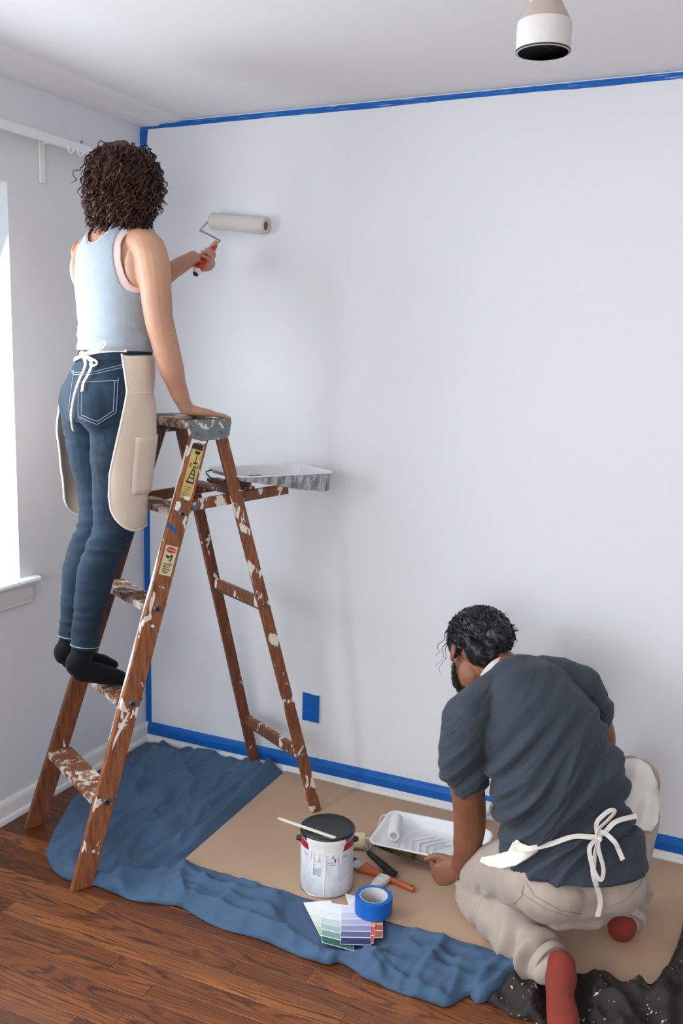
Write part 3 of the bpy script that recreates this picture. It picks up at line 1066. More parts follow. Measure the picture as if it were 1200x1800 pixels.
def drape(name, poly, step, hfun, mat, label, cat, thick=.0016, smooth_it=2):
    X, Y, tris, ne = sheet(poly, step)
    Z = hfun(X, Y, poly, ne)
    me = bpy.data.meshes.new(name)
    c = (float(X.mean()), float(Y.mean()), 0)
    me.from_pydata([(x, y, z) for x, y, z in zip(X, Y, Z)], [], tris)
    bm = bmesh.new(); bm.from_mesh(me)
    bmesh.ops.recalc_face_normals(bm, faces=bm.faces)
    if sum(f.normal.z for f in bm.faces) < 0:
        bmesh.ops.reverse_faces(bm, faces=bm.faces)
    bmesh.ops.smooth_vert(bm, verts=[v for v in bm.verts if not v.is_boundary], factor=.4, use_axis_x=False, use_axis_y=False, use_axis_z=True)
    bm.to_mesh(me); bm.free()
    shade(me, True)
    o = link_mesh(name, me, mat, None, c)
    s = o.modifiers.new('thickness', 'SOLIDIFY')
    s.thickness = thick
    s.offset = -1
    return tag(o, label, cat)

def blue_cloth_mat():
    M = Mat('blue_bedsheet', (66, 92, 122), 0.85, spec=0.2)
    co = M.coord()
    M.base(M.mix(M.noise(co, 5, 5, .6), rgb(56, 78, 102), rgb(76, 102, 130)))
    M.bump(M.noise(co, 900, 2), 0.15, 0.0006)
    M.bump(M.noise(co, 45, 4), 0.12, 0.004)
    M.set('Sheen Weight', .05)
    return M.m
cloth_o = drape('blue_drop_cloth', blue_poly, .0080, blue_height, blue_cloth_mat(), 'crumpled blue drop cloth spread on the floor under the ladder', 'cloth')
# fleck of white paint on the cloth
m = MB()
pts = [on_z(x, y, .0135) for x, y in ((688, 1685), (692, 1684), (694, 1690), (696, 1700), (693, 1700), (691, 1690))]
m.prism(pts, ZV * .003)
m.build('paint_fleck', M_wpaint, cloth_o)

# cardboard: one flat sheet, gently bowed, lying on the cloth
X, Y, tris, ne = sheet(card_poly, .05)
def card_z(x, y):
    P = V((x, y, 0))
    dl = seg_dist(np.array([x]), np.array([y]), [card_poly[0], card_poly[1], card_poly[2], card_poly[4], card_poly[6]])[0]
    return .0035 + .0085 * math.exp(-(dl / .16) ** 2)
top = [(x, y, card_z(x, y) + .0025) for x, y in zip(X, Y)]
bot = [(x, y, z - .003) for x, y, z in top]
n = len(top)
m = MB()
fs = [t for t in tris] + [tuple(n + i for i in t[::-1]) for t in tris]
nb = len(card_poly)
m.add(top + bot, fs + [(i, (i + 1) % nb, n + (i + 1) % nb, n + i) for i in range(nb)])
def cardboard_mat():
    M = Mat('kraft_board', (172, 142, 116), 0.8, spec=0.15)
    co = M.coord()
    f = M.noise(co, 420, 3, .7)
    M.base(M.mix(M.math('ADD', M.math('MULTIPLY', f, .6), M.math('MULTIPLY', M.noise(co, 3, 3), .4)), rgb(168, 138, 112), rgb(200, 170, 144)))
    M.bump(f, .1, .001)
    return M.m
M_kraft = cardboard_mat()
cb = m.build('cardboard_sheet', M_kraft, origin=(1.3, -.4, 0), angle=40)
tag(cb, 'large brown cardboard sheet protecting the floor along the back wall', 'cardboard')

# dark splattered cloth
DARK = [(857, 1764), (887, 1744), (912, 1738), (937, 1725), (960, 1722), (1000, 1718), (1050, 1722), (1092, 1736), (1130, 1746), (1150, 1738), (1160, 1720), (1172, 1705), (1184, 1680), (1196, 1648), (1206, 1610), (1235, 1585), (1290, 1620), (1300, 1760), (1260, 1870), (1140, 1890), (1010, 1880), (975, 1830), (937, 1800), (915, 1795), (893, 1788), (885, 1780)]
dark_poly = smooth_poly(px_line(DARK), 4)
def dark_height(X, Y, poly, ne):
    d = seg_dist(X, Y, poly, True)
    wx = X + .03 * noise2(X, Y, 8, 14.0)
    wy = Y + .03 * noise2(X, Y, 8, 18.0)
    z = np.full(X.shape, .014)
    z = z + .030 * np.clip(1 - 2.4 * np.abs(noise2(wx, wy, 6.5, 3.0)), 0, 1) ** 2
    z = z + .020 * np.clip(1 - 2.4 * np.abs(noise2(wx, wy, 12, 9.0)), 0, 1) ** 2
    z = z + .006 * noise2(X, Y, 30, 2.0)
    for pl, w, h in (([(1020, 1728), (1100, 1745), (1160, 1735), (1190, 1690)], .022, .020), ([(1150, 1740), (1165, 1780), (1170, 1830)], .02, .03), ([(900, 1750), (930, 1765), (925, 1790)], .016, .032), ([(1040, 1740), (1075, 1780), (1090, 1830)], .018, .03), ([(1110, 1760), (1180, 1790), (1230, 1780)], .02, .024)):
        z = z + h * np.exp(-(seg_dist(wx, wy, px_line(pl)) / w) ** 2)
    # hollow where the foot rests
    foot = px_line([(985, 1700), (990, 1760), (992, 1840)])
    df = seg_dist(X, Y, foot)
    z = np.where(df < .075, np.minimum(z, .006 + np.clip(df - .045, 0, 1) * 1.2), z)
    k = inside_np(card_poly, X, Y)
    dc = seg_dist(X, Y, card_poly, True)
    z = np.where(k, np.maximum(z, .016), z)
    ease = 1 - np.exp(-d / .010)
    return np.maximum(.002 + z * (.10 + .90 * ease), np.where(k, .0135 if False else .0125, .0022))
def dark_cloth_mat():
    M = Mat('dark_splattered_cloth', (44, 38, 36), 0.75, spec=0.25)
    co = M.coord()
    s = M.ramp(M.noise(co, 38, 3, .55, .8), [(0.675, 0.0), (0.69, 1.0)])
    s2 = M.ramp(M.noise(co, 90, 2, .5), [(0.715, 0.0), (0.725, 1.0)])
    sp = M.math('MAXIMUM', s, s2)
    M.base(M.mix(sp, M.mix(M.noise(co, 8, 4), rgb(36, 31, 30), rgb(58, 50, 47)), rgb(214, 214, 216)))
    M.bump(M.noise(co, 60, 4), .2, .004)
    return M.m
drape('dark_drop_cloth', dark_poly, .0085, dark_height, dark_cloth_mat(), 'crumpled dark brown cloth with white paint splatters at the cardboard corner', 'cloth')
# ------------------------------------------------------------------ paint trays
M_plastic = plain('white_plastic', (232, 234, 236), 0.35)
def reflection_metal():
    M = Mat('tray_metal', (150, 148, 142), 0.22, 0.95)
    co = M.coord()
    s = M.ramp(M.noise(co, 18, 4, .6, .6), [(0.52, 0.0), (0.60, 1.0)])
    M.base(M.mix(s, rgb(168, 164, 156), rgb(96, 62, 40)))  # brown patches put reflected cardboard and dark things into the metal's colour
    return M.m
def painted_zinc():
    M = Mat('tray_zinc_painted', (176, 182, 184), 0.5, 0.25)
    co = M.coord((1, 1, .25))
    s = M.ramp(M.noise(co, 55, 4, .6), [(0.40, 0.0), (0.60, 1.0)])
    M.base(M.mix(s, rgb(120, 132, 136), rgb(206, 208, 208)))
    return M.m
M_wire = plain('white_wire', (222, 222, 220), 0.4)
M_dwire = plain('dark_wire', (62, 64, 66), 0.45, .7)
def rrect(L, W, r, n=6, r2=None):
    """rounded rectangle outline, x along the length (0..L), y across; r at x=0 end, r2 at x=L end"""
    r2 = r if r2 is None else r2
    out = []
    for cx, cy, rr_, a0 in ((L - r2, W / 2 - r2, r2, 0), (r, W / 2 - r, r, 90), (r, -W / 2 + r, r, 180), (L - r2, -W / 2 + r2, r2, 270)):
        for k in range(n + 1):
            a = math.radians(a0 + 90 * k / n)
            out.append((cx + rr_ * math.cos(a), cy + rr_ * math.sin(a)))
    return out
def tray(name, O, ux, L, W, H, label, outer_mat, wire_mat, group=None):
    """O: floor-level point under the middle of the shallow end; rim at height H above it"""
    ux = V(ux).normalized()
    uy = ZV.cross(ux)
    O = V(O)
    t = thing(name, O, label, 'paint tray', group)
    def P(x, y, z): return O + ux * x + uy * y + ZV * z
    def depth(x):
        u = x / L
        if u < .60: return .014 + .034 * max(0, u - .04) / .56
        if u < .70: return .048 + .016 * (u - .60) / .10
        return .064
    def ring(ins, zf, n=6):
        o_ = []
        for x, y in rrect(L - 2 * ins, W - 2 * ins, max(.032 - ins, .010), n, max(.05 - ins, .012)):
            o_.append(P(x + ins, y, zf(x + ins)))
        return o_
    # liner: rolled rim, sloping wall, stepped floor
    rim = H
    m = MB()
    rs = [ring(.000, lambda x: rim - .005), ring(-.001, lambda x: rim - .002), ring(.002, lambda x: rim), ring(.007, lambda x: rim - .001), ring(.010, lambda x: rim - .004),
          ring(.020, lambda x: rim - depth(x) * .85), ring(.026, lambda x: rim - depth(x)), ring(.045, lambda x: rim - depth(x)), ring(.075, lambda x: rim - depth(x)), ring(.105, lambda x: rim - depth(x))]
    m.rings(rs, False, True)
    ln = m.build('liner', M_plastic, t, angle=50)
    sd = ln.modifiers.new('thickness', 'SOLIDIFY'); sd.thickness = .0012; sd.offset = -1
    m = MB()
    rs = [ring(.002, lambda x: rim - .0055), ring(.010, lambda x: rim - .010), ring(.014, lambda x: rim - .006 - depth(x) * .9), ring(.019, lambda x: rim - .004 - depth(x)), ring(.05, lambda x: rim - .004 - depth(x)), ring(.10, lambda x: rim - .004 - depth(x))]
    m.rings(rs, False, True)
    pn = m.build('pan', outer_mat, t, angle=50)
    sd = pn.modifiers.new('thickness', 'SOLIDIFY'); sd.thickness = .001; sd.offset = 1
    # chevron ridges of the roll-off ramp
    for i in range(6):
        x0 = L * (.20 + .062 * i)
        m = MB()
        pts = []
        for x, y in ((x0 + .062, W * .30), (x0 + .030, W * .15), (x0, -W * .02), (x0 + .008, -W * .16), (x0 + .016, -W * .30)):
            pts.append(P(x, y, rim - depth(x) + .0012))
        m.tube(pts, .0026, 6, flat=1.0)
        m.build('ridge', M_plastic, t, smooth=True)
    # wire feet folded under the shallow end
    m = MB()
    m.tube(catmull([P(.010, W * .36, rim - .006), P(-.018, W * .34, rim - .012), P(-.024, W * .24, H * .35), P(-.020, W * .20, .004), P(-.020, 0, .0035), P(-.020, -W * .20, .004), P(-.024, -W * .24, H * .35), P(-.018, -W * .34, rim - .012), P(.010, -W * .36, rim - .006)], 5), .0026, 6)
    m.build('wire_foot', wire_mat, t, smooth=True)
    return t, P, depth
# the tray on the floor
c = [on_z(x, y, .066) for x, y in ((683, 1431), (648, 1485), (830, 1530), (880, 1465))]
ux = (c[2] - c[1] + c[3] - c[0]).normalized()
mid = (c[0] + c[1]) / 2
FT_L = ((c[2] - c[1]).length + (c[3] - c[0]).length) / 2
FT_W = ((c[0] - c[1]).length + (c[3] - c[2]).length) / 2
ftray, FTP, FTD = tray('paint_tray', (mid.x, mid.y, .0075), ux, FT_L, FT_W, .0735, 'white paint tray with ridged ramp on the cardboard beside the kneeling man', reflection_metal(), M_wire)
# the tray on the ladder's shelf
c = [on_z(x, y, 1.252) for x, y in ((367, 822), (418, 840), (588, 832), (530, 815))]
ux = (c[2] - c[1] + c[3] - c[0]).normalized()
mid = (c[0] + c[1]) / 2
tray('paint_tray', (mid.x, mid.y, 1.2245), ux, ((c[2] - c[1]).length + (c[3] - c[0]).length) / 2, ((c[0] - c[1]).length + (c[3] - c[2]).length) / 2, .031,
     'white paint tray with streaked metal sides on the ladder shelf', painted_zinc(), M_dwire)

# ------------------------------------------------------------------ rollers
def nap_mat(name, color, scale=500):
    M = Mat(name, color, 0.9, spec=0.1)
    co = M.coord()
    n = M.noise(co, scale, 3, .7)
    c = M.color
    M.base(M.mix(n, tuple(x * .86 for x in c[:3]) + (1,), c))
    M.bump(n, .5, .003)
    M.set('Sheen Weight', .4)
    return M.m
M_nap = nap_mat('roller_nap_white', (214, 210, 204))
M_napc = nap_mat('roller_nap_cream', (232, 210, 172))
M_foam = nap_mat('roller_foam_white', (236, 236, 234), 900)
M_handleblack = plain('black_rubber', (22, 23, 25), 0.5, bump=.1)
M_handlered = plain('red_plastic', (196, 38, 26), 0.35)
M_core = plain('cardboard_core', (150, 60, 40), 0.6)
def sleeve(mb_parent, name, a, b, r, mat, core=None, n=24):
    a, b = V(a), V(b)
    ax = (b - a).normalized()
    L = (b - a).length
    pr = [(r * .55, 0.001), (r * .86, 0), (r * .97, r * .12), (r, r * .3), (r, L - r * .3), (r * .97, L - r * .12), (r * .86, L), (r * .55, L - .001)]
    o = MB().lathe(pr + [(r * .55, L * .5), (r * .55, .001)], a, ax, n).build(name, mat, mb_parent, angle=50)
    if core:
        MB().lathe([(0, L - .004), (r * .56, L - .004), (r * .56, L - .007), (0, L - .007)], a, ax, n).build('end_cap', core, mb_parent, angle=40)
        MB().lathe([(0, .007), (r * .56, .007), (r * .56, .004), (0, .004)], a, ax, n).build('end_cap', core, mb_parent, angle=40)
    return o
# white foam roller lying in the tray
a = FTP(.030, .075, .060 + .012); b = FTP(.095, -.072, .058 + .004)
rt = thing('roller_cover', (a + b) / 2, 'small white foam roller cover lying in the floor tray', 'roller cover')
a, b = FTP(.045, .055, .0735 - .016 + .0225), FTP(.070, -.060, .0735 - .018 + .0225)
sleeve(rt, 'sleeve', a, b, .0215, M_foam, None)
MB().lathe([(.0118, -.0005), (.0118, .05), (.0095, .05), (.0095, -.0005), (.0118, -.0005)], b, (a - b), 20).build('core_tube', M_plastic, rt, angle=40)
# cream roller with a black handle behind the can
rt = thing('paint_roller', on_z(640, 1490, .008), 'cream paint roller with black handle lying behind the paint can', 'paint roller')
a, b = on_z(604, 1476, .034), on_z(643, 1478, .034)
sleeve(rt, 'roller_sleeve', a, b, .026, M_napc, M_plastic)
h0, h1 = on_z(646, 1497, .022), on_z(690, 1535, .021)
hd = (h1 - h0).normalized()
MB().tube([a + (a - b).normalized() * .012, a - V((.012, .03, .016)), h0 - hd * .03 - V((0, 0, .002)), h0 + hd * .01], .003, 8).build('wire_frame', M_chrome, rt, smooth=True)
MB().tube([h0 + (h1 - h0) * t for t in (0, .04, .12, .35, .6, .85, .97, 1)], [.005, .0085, .0105, .0105, .012, .0125, .011, .005], 12).build('handle', M_handleblack, rt, smooth=True)
# white mini roller propped by the baseboard behind the man's arm
rt = thing('paint_roller', on_z(850, 1432, .006), 'small white roller resting against the taped baseboard behind the man\'s arm', 'paint roller')
q = on_plane(863, 1422, (0, -.055, 0), V((0, 1, 0)))
a, b = q + V((-.10, .006, 0)), q + V((.0, 0, 0))
sleeve(rt, 'roller_sleeve', a, b, .024, M_foam, M_plastic)
MB().tube([b + V((-.02, 0, 0)), b + V((.012, -.002, .004)), b + V((.055, -.004, .006)), b + V((.075, -.02, -.012)), b + V((.13, -.03, -.018))], .003, 8).build('wire_frame', M_wire, rt, smooth=True)

# ------------------------------------------------------------------ paint can
CB = (on_z(525, 1551, .02) + on_z(622, 1551, .02)) / 2
CB.z = .0108
CR, CH = .0835, .188
can = thing('paint_can', CB, 'white paint can with black lid and paint running down its label', 'paint can')
def can_mat():
    M = Mat('can_label', (205, 208, 214), 0.45, spec=0.4)
    co = M.coord()
    sm = M.ramp(M.noise(M.coord((1, 1, .4)), 30, 5, .65), [(0.40, 0.0), (0.66, 1.0)])
    M.base(M.mix(sm, rgb(196, 200, 208), rgb(222, 224, 228)))
    return M.m
M_can = can_mat()
M_tin = plain('tin', (150, 152, 156), 0.35, .9)
M_canred = plain('label_red_band', (168, 26, 38), 0.45)
M_lid = plain('black_lid', (22, 25, 28), 0.38)
MB().lathe([(0, .003), (CR - .004, .003), (CR - .002, 0), (CR, .002), (CR, .006), (CR - .002, .008)], CB, n=64).build('base_rim', M_tin, can, angle=40)
MB().lathe([(CR - .002, .007), (CR - .0008, .009), (CR - .0008, CH - .012), (CR - .002, CH - .010)], CB, n=64).build('label_wrap', M_can, can, angle=40)
MB().lathe([(CR - .002, CH - .011), (CR + .0012, CH - .009), (CR + .0016, CH - .003), (CR, CH), (CR - .005, CH + .001), (CR - .006, CH - .006), (CR - .03, CH - .008)], CB, n=64).build('top_rim', M_tin, can, angle=40)
MB().lathe([(CR - .002, CH - .001), (CR + .0022, CH + .001), (CR + .0022, CH + .008), (CR - .001, CH + .011), (CR - .006, CH + .010), (CR - .010, CH + .006), (CR - .012, CH + .0055), (0, CH + .006)], CB, n=64).build('lid', M_lid, can, smooth=True, angle=60)
cdir = (CAM - CB); cdir.z = 0; cdir.normalize()
cside = ZV.cross(cdir)        # image right when seen from the camera
def canpt(u, z, off=0.0):
    """u: angle in degrees from the camera-facing line, + to the right"""
    a = math.radians(u)
    d = cdir * math.cos(a) + cside * math.sin(a)
    return CB + d * (CR - .0008 + off) + ZV * z
def can_patch(m, u0, u1, z0, z1, off, n=None, mi=0):
    n = n or max(2, int(abs(u1 - u0) / 6))
    A, B = [], []
    for k in range(n + 1):
        u = u0 + (u1 - u0) * k / n
        A.append([canpt(u, z0, off), canpt(u, z1, off)])
    for k in range(n):
        m.add([A[k][0], A[k + 1][0], A[k + 1][1], A[k][1]], [(0, 1, 2, 3)], mi)
m = MB()
can_patch(m, -178, 178, CH - .036, CH - .013, .0005)
m.build('red_band', M_canred, can, smooth=True, weld=True)
# paint that ran over the rim: a sheet with drips, one piece
m = MB()
edges = []
N = 72
def drip_bottom(u):
    z = CH - .030 - .012 * math.cos(math.radians(u * 1.6))
    for c0, w, L in ((-31, 2.6, .075), (-6, 2.0, .165), (-4.5, 3.5, .09), (22, 2.2, .080), (30, 3.0, .045), (-20, 4, .03), (8, 6, .018), (-38, 3, .03)):
        z = min(z, CH - .034 - L * max(0.0, 1 - ((u - c0) / w) ** 2) ** .35 if abs(u - c0) < w else z)
    return max(z, .010)
us = np.linspace(-46, 40, 173)
outer, inner = [], []
rgs = []
for u in us:
    zt_, zb = CH - .0005, drip_bottom(u)
    e = min(1, (u + 46) / 6, (40 - u) / 6)
    e = max(e, .05)
    zb = zt_ - (zt_ - zb) * (e ** .5)
    o_ = .0019
    rgs.append([canpt(u, zt_ + .004, .0032), canpt(u, zt_ - .008, .0042), canpt(u, zt_ - .014, o_ + .0004), canpt(u, (zt_ + zb) / 2 - .006, o_), canpt(u, zb + .001, o_), canpt(u, zb, .0006)])
m.rings(rgs, False, False, closed=False)
m.build('paint_spill', M_wpaint, can, smooth=True)
# print on the label
m = MB()
rn_ = random.Random(3)
for row, (u0, u1, z) in enumerate(((-60, -40, .134), (-26, -14, .128), (-24, -12, .122), (26, 48, .136), (28, 52, .130), (2, 14, .120), (-30, -12, .098), (-30, -12, .093), (-30, -12, .088), (-30, -12, .083), (-30, -13, .078), (6, 20, .112))):
    u = u0
    while u < u1:
        w = rn_.uniform(1.0, 3.2)
        can_patch(m, u, min(u + w, u1), z, z + .0024, .0004, 1)
        u += w + .9
mt = m.build('label_print', plain('label_grey_ink', (128, 120, 128), .6), can)
mt['kind'] = 'stuff'
for u, z, s in ((16, .122, .016), (-33, .128, .008), (10, .136, .007)):
    m = MB()
    can_patch(m, u, u + s * 650, z, z + s * .7, .0006, 3)
    m.build('label_emblem', M_canred, can, smooth=True)
m = MB()
can_patch(m, -34, -9, .066, .068, .0005); can_patch(m, -36, 40, .050, .0512, .0005)
can_patch(m, -34, -32.5, .066, .104, .0005)
m.build('label_lines', plain('label_pale_ink', (232, 234, 238), .6), can)
for s in (-1, 1):
    p0 = CB + cside * (s * (CR - .001)) + ZV * (CH - .030)
    MB().lathe([(.010, 0), (.010, .004), (.007, .010), (.0072, .014), (0, .015)], p0, cside * s, 16).build('handle_ear', M_handleblack, can, smooth=True, angle=40)
hp = [CB + cside * (math.cos(t) * (CR + .010)) - cdir * (math.sin(t) * (CR + .012)) + ZV * (CH - .030 - .05 * math.sin(t)) for t in np.linspace(0, math.pi, 17)]
MB().tube(hp, .0018, 6).build('bail_handle', M_tin, can, smooth=True)
# stir stick resting on the rim
s0, s1 = on_z(487, 1438, .215), on_z(590, 1474, .2035)
sd_ = (s1 - s0).normalized()
ss = ZV.cross(sd_)
m = MB()
pr = [s0 + sd_ * 0 + ss * .003, s0 + ss * -.003 + sd_ * .004, s0 + sd_ * .02 - ss * .0055, s1 - ss * .0065, s1 + ss * .0065, s0 + sd_ * .02 + ss * .0055]
m.prism([p - ZV * .001 for p in pr], ZV * .004)
st = m.build('stir_stick', plain('painted_stick', (224, 216, 204), .6), origin=(s0 + s1) / 2, bevel=.001)
tag(st, 'paint-coated wooden stir stick lying across the paint can lid', 'stir stick')

# ------------------------------------------------------------------ brushes
def bristle_mat(name, c0, c1):
    M = Mat(name, c0, 0.8)
    co = M.coord()
    n = M.noise(co, 700, 2)
    M.base(M.mix(n, rgb(*c0), rgb(*c1)))
    M.bump(n, .6, .002)
    return M.m
M_bris = bristle_mat('dark_bristles', (18, 18, 20), (48, 44, 42))
M_ferr = plain('ferrule_steel', (172, 172, 170), .35, .85)
M_ferrw = plain('ferrule_painted', (226, 226, 224), .5)
def brush(name, end, tip, w, z, label, handle_mat, ferrule_mat, lh=.13, lf=.035, lb=.055, zr=None):
    """end: handle end, tip: bristle end (both on the floor plane)"""
    end, tip = V(end), V(tip)
    d = (tip - end).normalized()
    sdv = ZV.cross(d).normalized()
    up = d.cross(sdv)
    t = thing(name, (end + tip) / 2, label, 'paintbrush')
    def R(c, a, b, n=14):
        return [c + sdv * (a * math.copysign(abs(math.cos(k * 2 * math.pi / n)) ** .7, math.cos(k * 2 * math.pi / n))) + up * (b * math.copysign(abs(math.sin(k * 2 * math.pi / n)) ** .7, math.sin(k * 2 * math.pi / n))) for k in range(n)]
    T = (tip - end).length
    L0 = T - lf - lb
    prof = [(0, .002, .002), (.003, .008, .006), (.012, .0105, .0075), (L0 * .35, .008, .0075), (L0 * .62, .0085, .0085), (L0 * .82, .014, .010), (L0 * .95, w * .92, .0105), (L0 + .004, w * .95, .0105)]
    m = MB().rings([R(end + d * s, a, b) for s, a, b in prof])
    h = m.build('handle', handle_mat, t, smooth=True)
    MB().lathe([(.0034, -.0002), (.0034, .0165), (0, .0165)], end + d * .013 - up * .0082, up, 12).build('hang_hole', M_boltd, h, smooth=True)
    MB().rings([R(end + d * s, a, b) for s, a, b in ((L0, w, .0115), (L0 + .003, w * 1.03, .012), (L0 + .006, w, .0115), (L0 + lf - .004, w, .011), (L0 + lf, w * 1.01, .0108))]).build('ferrule', ferrule_mat, t, angle=50)
    MB().rings([R(end + d * s, a, b) for s, a, b in ((L0 + lf - .004, w * .96, .0098), (L0 + lf + lb * .5, w * 1.0, .0085), (L0 + lf + lb * .9, w * .97, .005), (L0 + lf + lb, w * .93, .0025))]).build('bristles', M_bris, t, angle=50)
    return t
M_orange = plain('orange_lacquer', (188, 88, 40), .35)
e_, t_ = on_z(729, 1564, .018), on_z(600, 1508, .018)
brush('paintbrush', e_, t_, .025, 0, 'paintbrush with orange wooden handle and steel ferrule beside the can', M_orange, M_ferr)
M_wwood = plain('white_worn_handle', (222, 216, 208), .5)
e_, t_ = on_z(606, 1606, .021), on_z(690, 1530, .019)
brush('paintbrush', e_, t_, .021, 0, 'white paintbrush with black bristles lying under the blue tape roll', M_wwood, M_ferrw, lf=.036, lb=.05)

# ------------------------------------------------------------------ colour cards
def card(px, z, bands, label, first_white=0.0, white=(236, 238, 240), tilt=0.0):
    """px: TL, TR, BR, BL on the floor plane; bands: list of (fraction end, colour) from the top"""
    c = [on_z(x, y, z) for x, y in px]
    t = thing('colour_card', (c[0] + c[1] + c[2] + c[3]) / 4, label, 'colour card', 'fanned paint colour cards')
    MB().prism(c, ZV * .0008).build('card', plain('card_white', white, .5), t)
    prev = 0.0
    for k, (f0, f1, col) in enumerate(bands):
        def lerp(s, f): return c[0] * (1 - s) * (1 - f) + c[1] * s * (1 - f) + c[3] * (1 - s) * f + c[2] * s * f
        g = .012
        q = [lerp(g, f0), lerp(1 - g, f0), lerp(1 - g, f1), lerp(g, f1)]
        MB().prism([p + ZV * .0009 for p in q], ZV * .0003).build('swatch', plain('swatch_%d' % len(bpy.data.materials), col, .45), t)
    return t
zc = .0225
card(((606, 1571), (632, 1577), (668, 1640), (626, 1632)), zc, [(.02, .98, (232, 234, 234))], 'plain white colour card at the back of the fan, under the tape roll')
card(((533, 1587), (581, 1583), (612, 1640), (563, 1646)), zc + .001, [(0, .2, (240, 242, 240)), (.21, .38, (238, 240, 236)), (.39, .56, (226, 228, 218)), (.57, .74, (212, 214, 200)), (.75, .99, (184, 186, 150))], 'off-white to olive colour card at the left of the fan')
card(((585, 1600), (600, 1597), (606, 1640), (591, 1642)), zc + .0022, [(0, .45, (160, 158, 104)), (.48, .74, (138, 134, 78)), (.77, .99, (116, 110, 62))], 'narrow olive green card peeking out left of the purple card')
card(((560, 1585), (612, 1592), (622, 1672), (566, 1657)), zc + .0034, [(0, .22, (238, 242, 244)), (.23, .40, (228, 236, 236)), (.41, .55, (198, 212, 212)), (.56, .68, (164, 188, 186)), (.70, .83, (122, 154, 148)), (.85, .995, (38, 92, 76))], 'white to dark green colour card in the middle of the fan')
card(((632, 1590), (672, 1597), (673, 1648), (648, 1650)), zc + .0046, [(0, .28, (206, 150, 116)), (.30, .55, (196, 132, 96)), (.58, .77, (174, 92, 56)), (.80, .99, (170, 92, 58))], 'rust brown colour card at the right of the fan')
card(((625, 1590), (662, 1597), (656, 1659), (628, 1656)), zc + .0058, [(0, .30, (232, 186, 190)), (.32, .52, (224, 150, 152)), (.54, .78, (206, 92, 92)), (.80, .99, (206, 60, 56))], 'pink to coral red colour card between the rust and purple cards')
card(((600, 1592), (650, 1590), (652, 1662), (598, 1660)), zc + .007, [(0, .19, (226, 226, 236)), (.20, .36, (204, 204, 222)), (.38, .52, (182, 182, 208)), (.54, .67, (146, 148, 184)), (.69, .82, (96, 100, 140)), (.84, .995, (40, 46, 92))], 'lavender to navy purple colour card on top of the fan')

# ------------------------------------------------------------------ roll of tape
TB = on_z(656, 1601, .032)
tr_ = thing('tape_roll', TB, 'fat roll of blue painter\'s tape standing on the colour cards', 'tape roll')
R0, R1, TH = .0555, .0400, .050
MB().lathe([(R1 + .0015, 0), (R0 - .001, 0), (R0, .001), (R0, TH - .001), (R0 - .001, TH), (R1 + .0015, TH), (R1 + .0015, 0)], TB, n=64).build('tape_winding', M_tape, tr_, angle=40)
M_core2 = plain('white_core', (206, 204, 202), .6, bump=.3)
MB().lathe([(R1, .0005), (R1 + .0016, .0005), (R1 + .0016, TH + .0003), (R1, TH + .0003), (R1, .0005)], TB, n=64).build('core', M_core2, tr_, angle=40)
# ------------------------------------------------------------------ figure-building helpers
from mathutils.bvhtree import BVHTree

def ering(c, ax, ay, n=20, p=2.0):
    """superellipse ring about c with half-axis vectors ax, ay"""
    out = []
    e = 2.0 / p
    for k in range(n):
        t = 2 * math.pi * k / n
        ct, st = math.cos(t), math.sin(t)
        out.append(c + ax * math.copysign(abs(ct) ** e, ct) + ay * math.copysign(abs(st) ** e, st))
    return out
def round_ends(rings, centers):
    """close a loft with dome-shaped ends"""
    def dome(c, ring, d):
        r = sum((q - c).length for q in ring) / len(ring)
        return [[c + (q - c) * math.cos(t) + d * (r * .8 * math.sin(t)) for q in ring] for t in (.5, 1.0, 1.4)]
    d0 = (centers[0] - centers[1]).normalized()
    d1 = (centers[-1] - centers[-2]).normalized()
    return dome(centers[0], rings[0], d0)[::-1] + rings + dome(centers[-1], rings[-1], d1)
def limb(mb, pts, rad, ref=None, flat=None, seg=5, n=16, dome=True):
    """smooth tapered limb through pts; rad per point, flat = ratio of second axis"""
    P = catmull(pts, seg)
    Rr = lerp_list(rad, seg)
    Fl = lerp_list(flat, seg) if flat else [1.0] * len(P)
    ref = V(ref) if ref is not None else V((0.3, 0.2, 0.9))
    rings = []
    for i, c in enumerate(P):
        t = (P[min(i + 1, len(P) - 1)] - P[max(i - 1, 0)]).normalized()
        a = ref - t * ref.dot(t)
        a = a.normalized() if a.length > 1e-4 else t.orthogonal().normalized()
        b = t.cross(a)
        rings.append(ering(c, a * (Rr[i] * Fl[i]), b * Rr[i], n))
    if dome:
        rings = round_ends(rings, P)
    mb.rings(rings)
    return mb
def ellipsoid(mb, c, ax, ay, az, n=18, m=12):
    c, ax, ay, az = V(c), V(ax), V(ay), V(az)
    rg = []
    for k in range(m + 1):
        t = math.pi * (k + .02) / (m + .04) - math.pi / 2
        rg.append([c + az * math.sin(t) + (ax * math.cos(2 * math.pi * i / n) + ay * math.sin(2 * math.pi * i / n)) * math.cos(t) for i in range(n)])
    mb.rings(rg)
    return mb
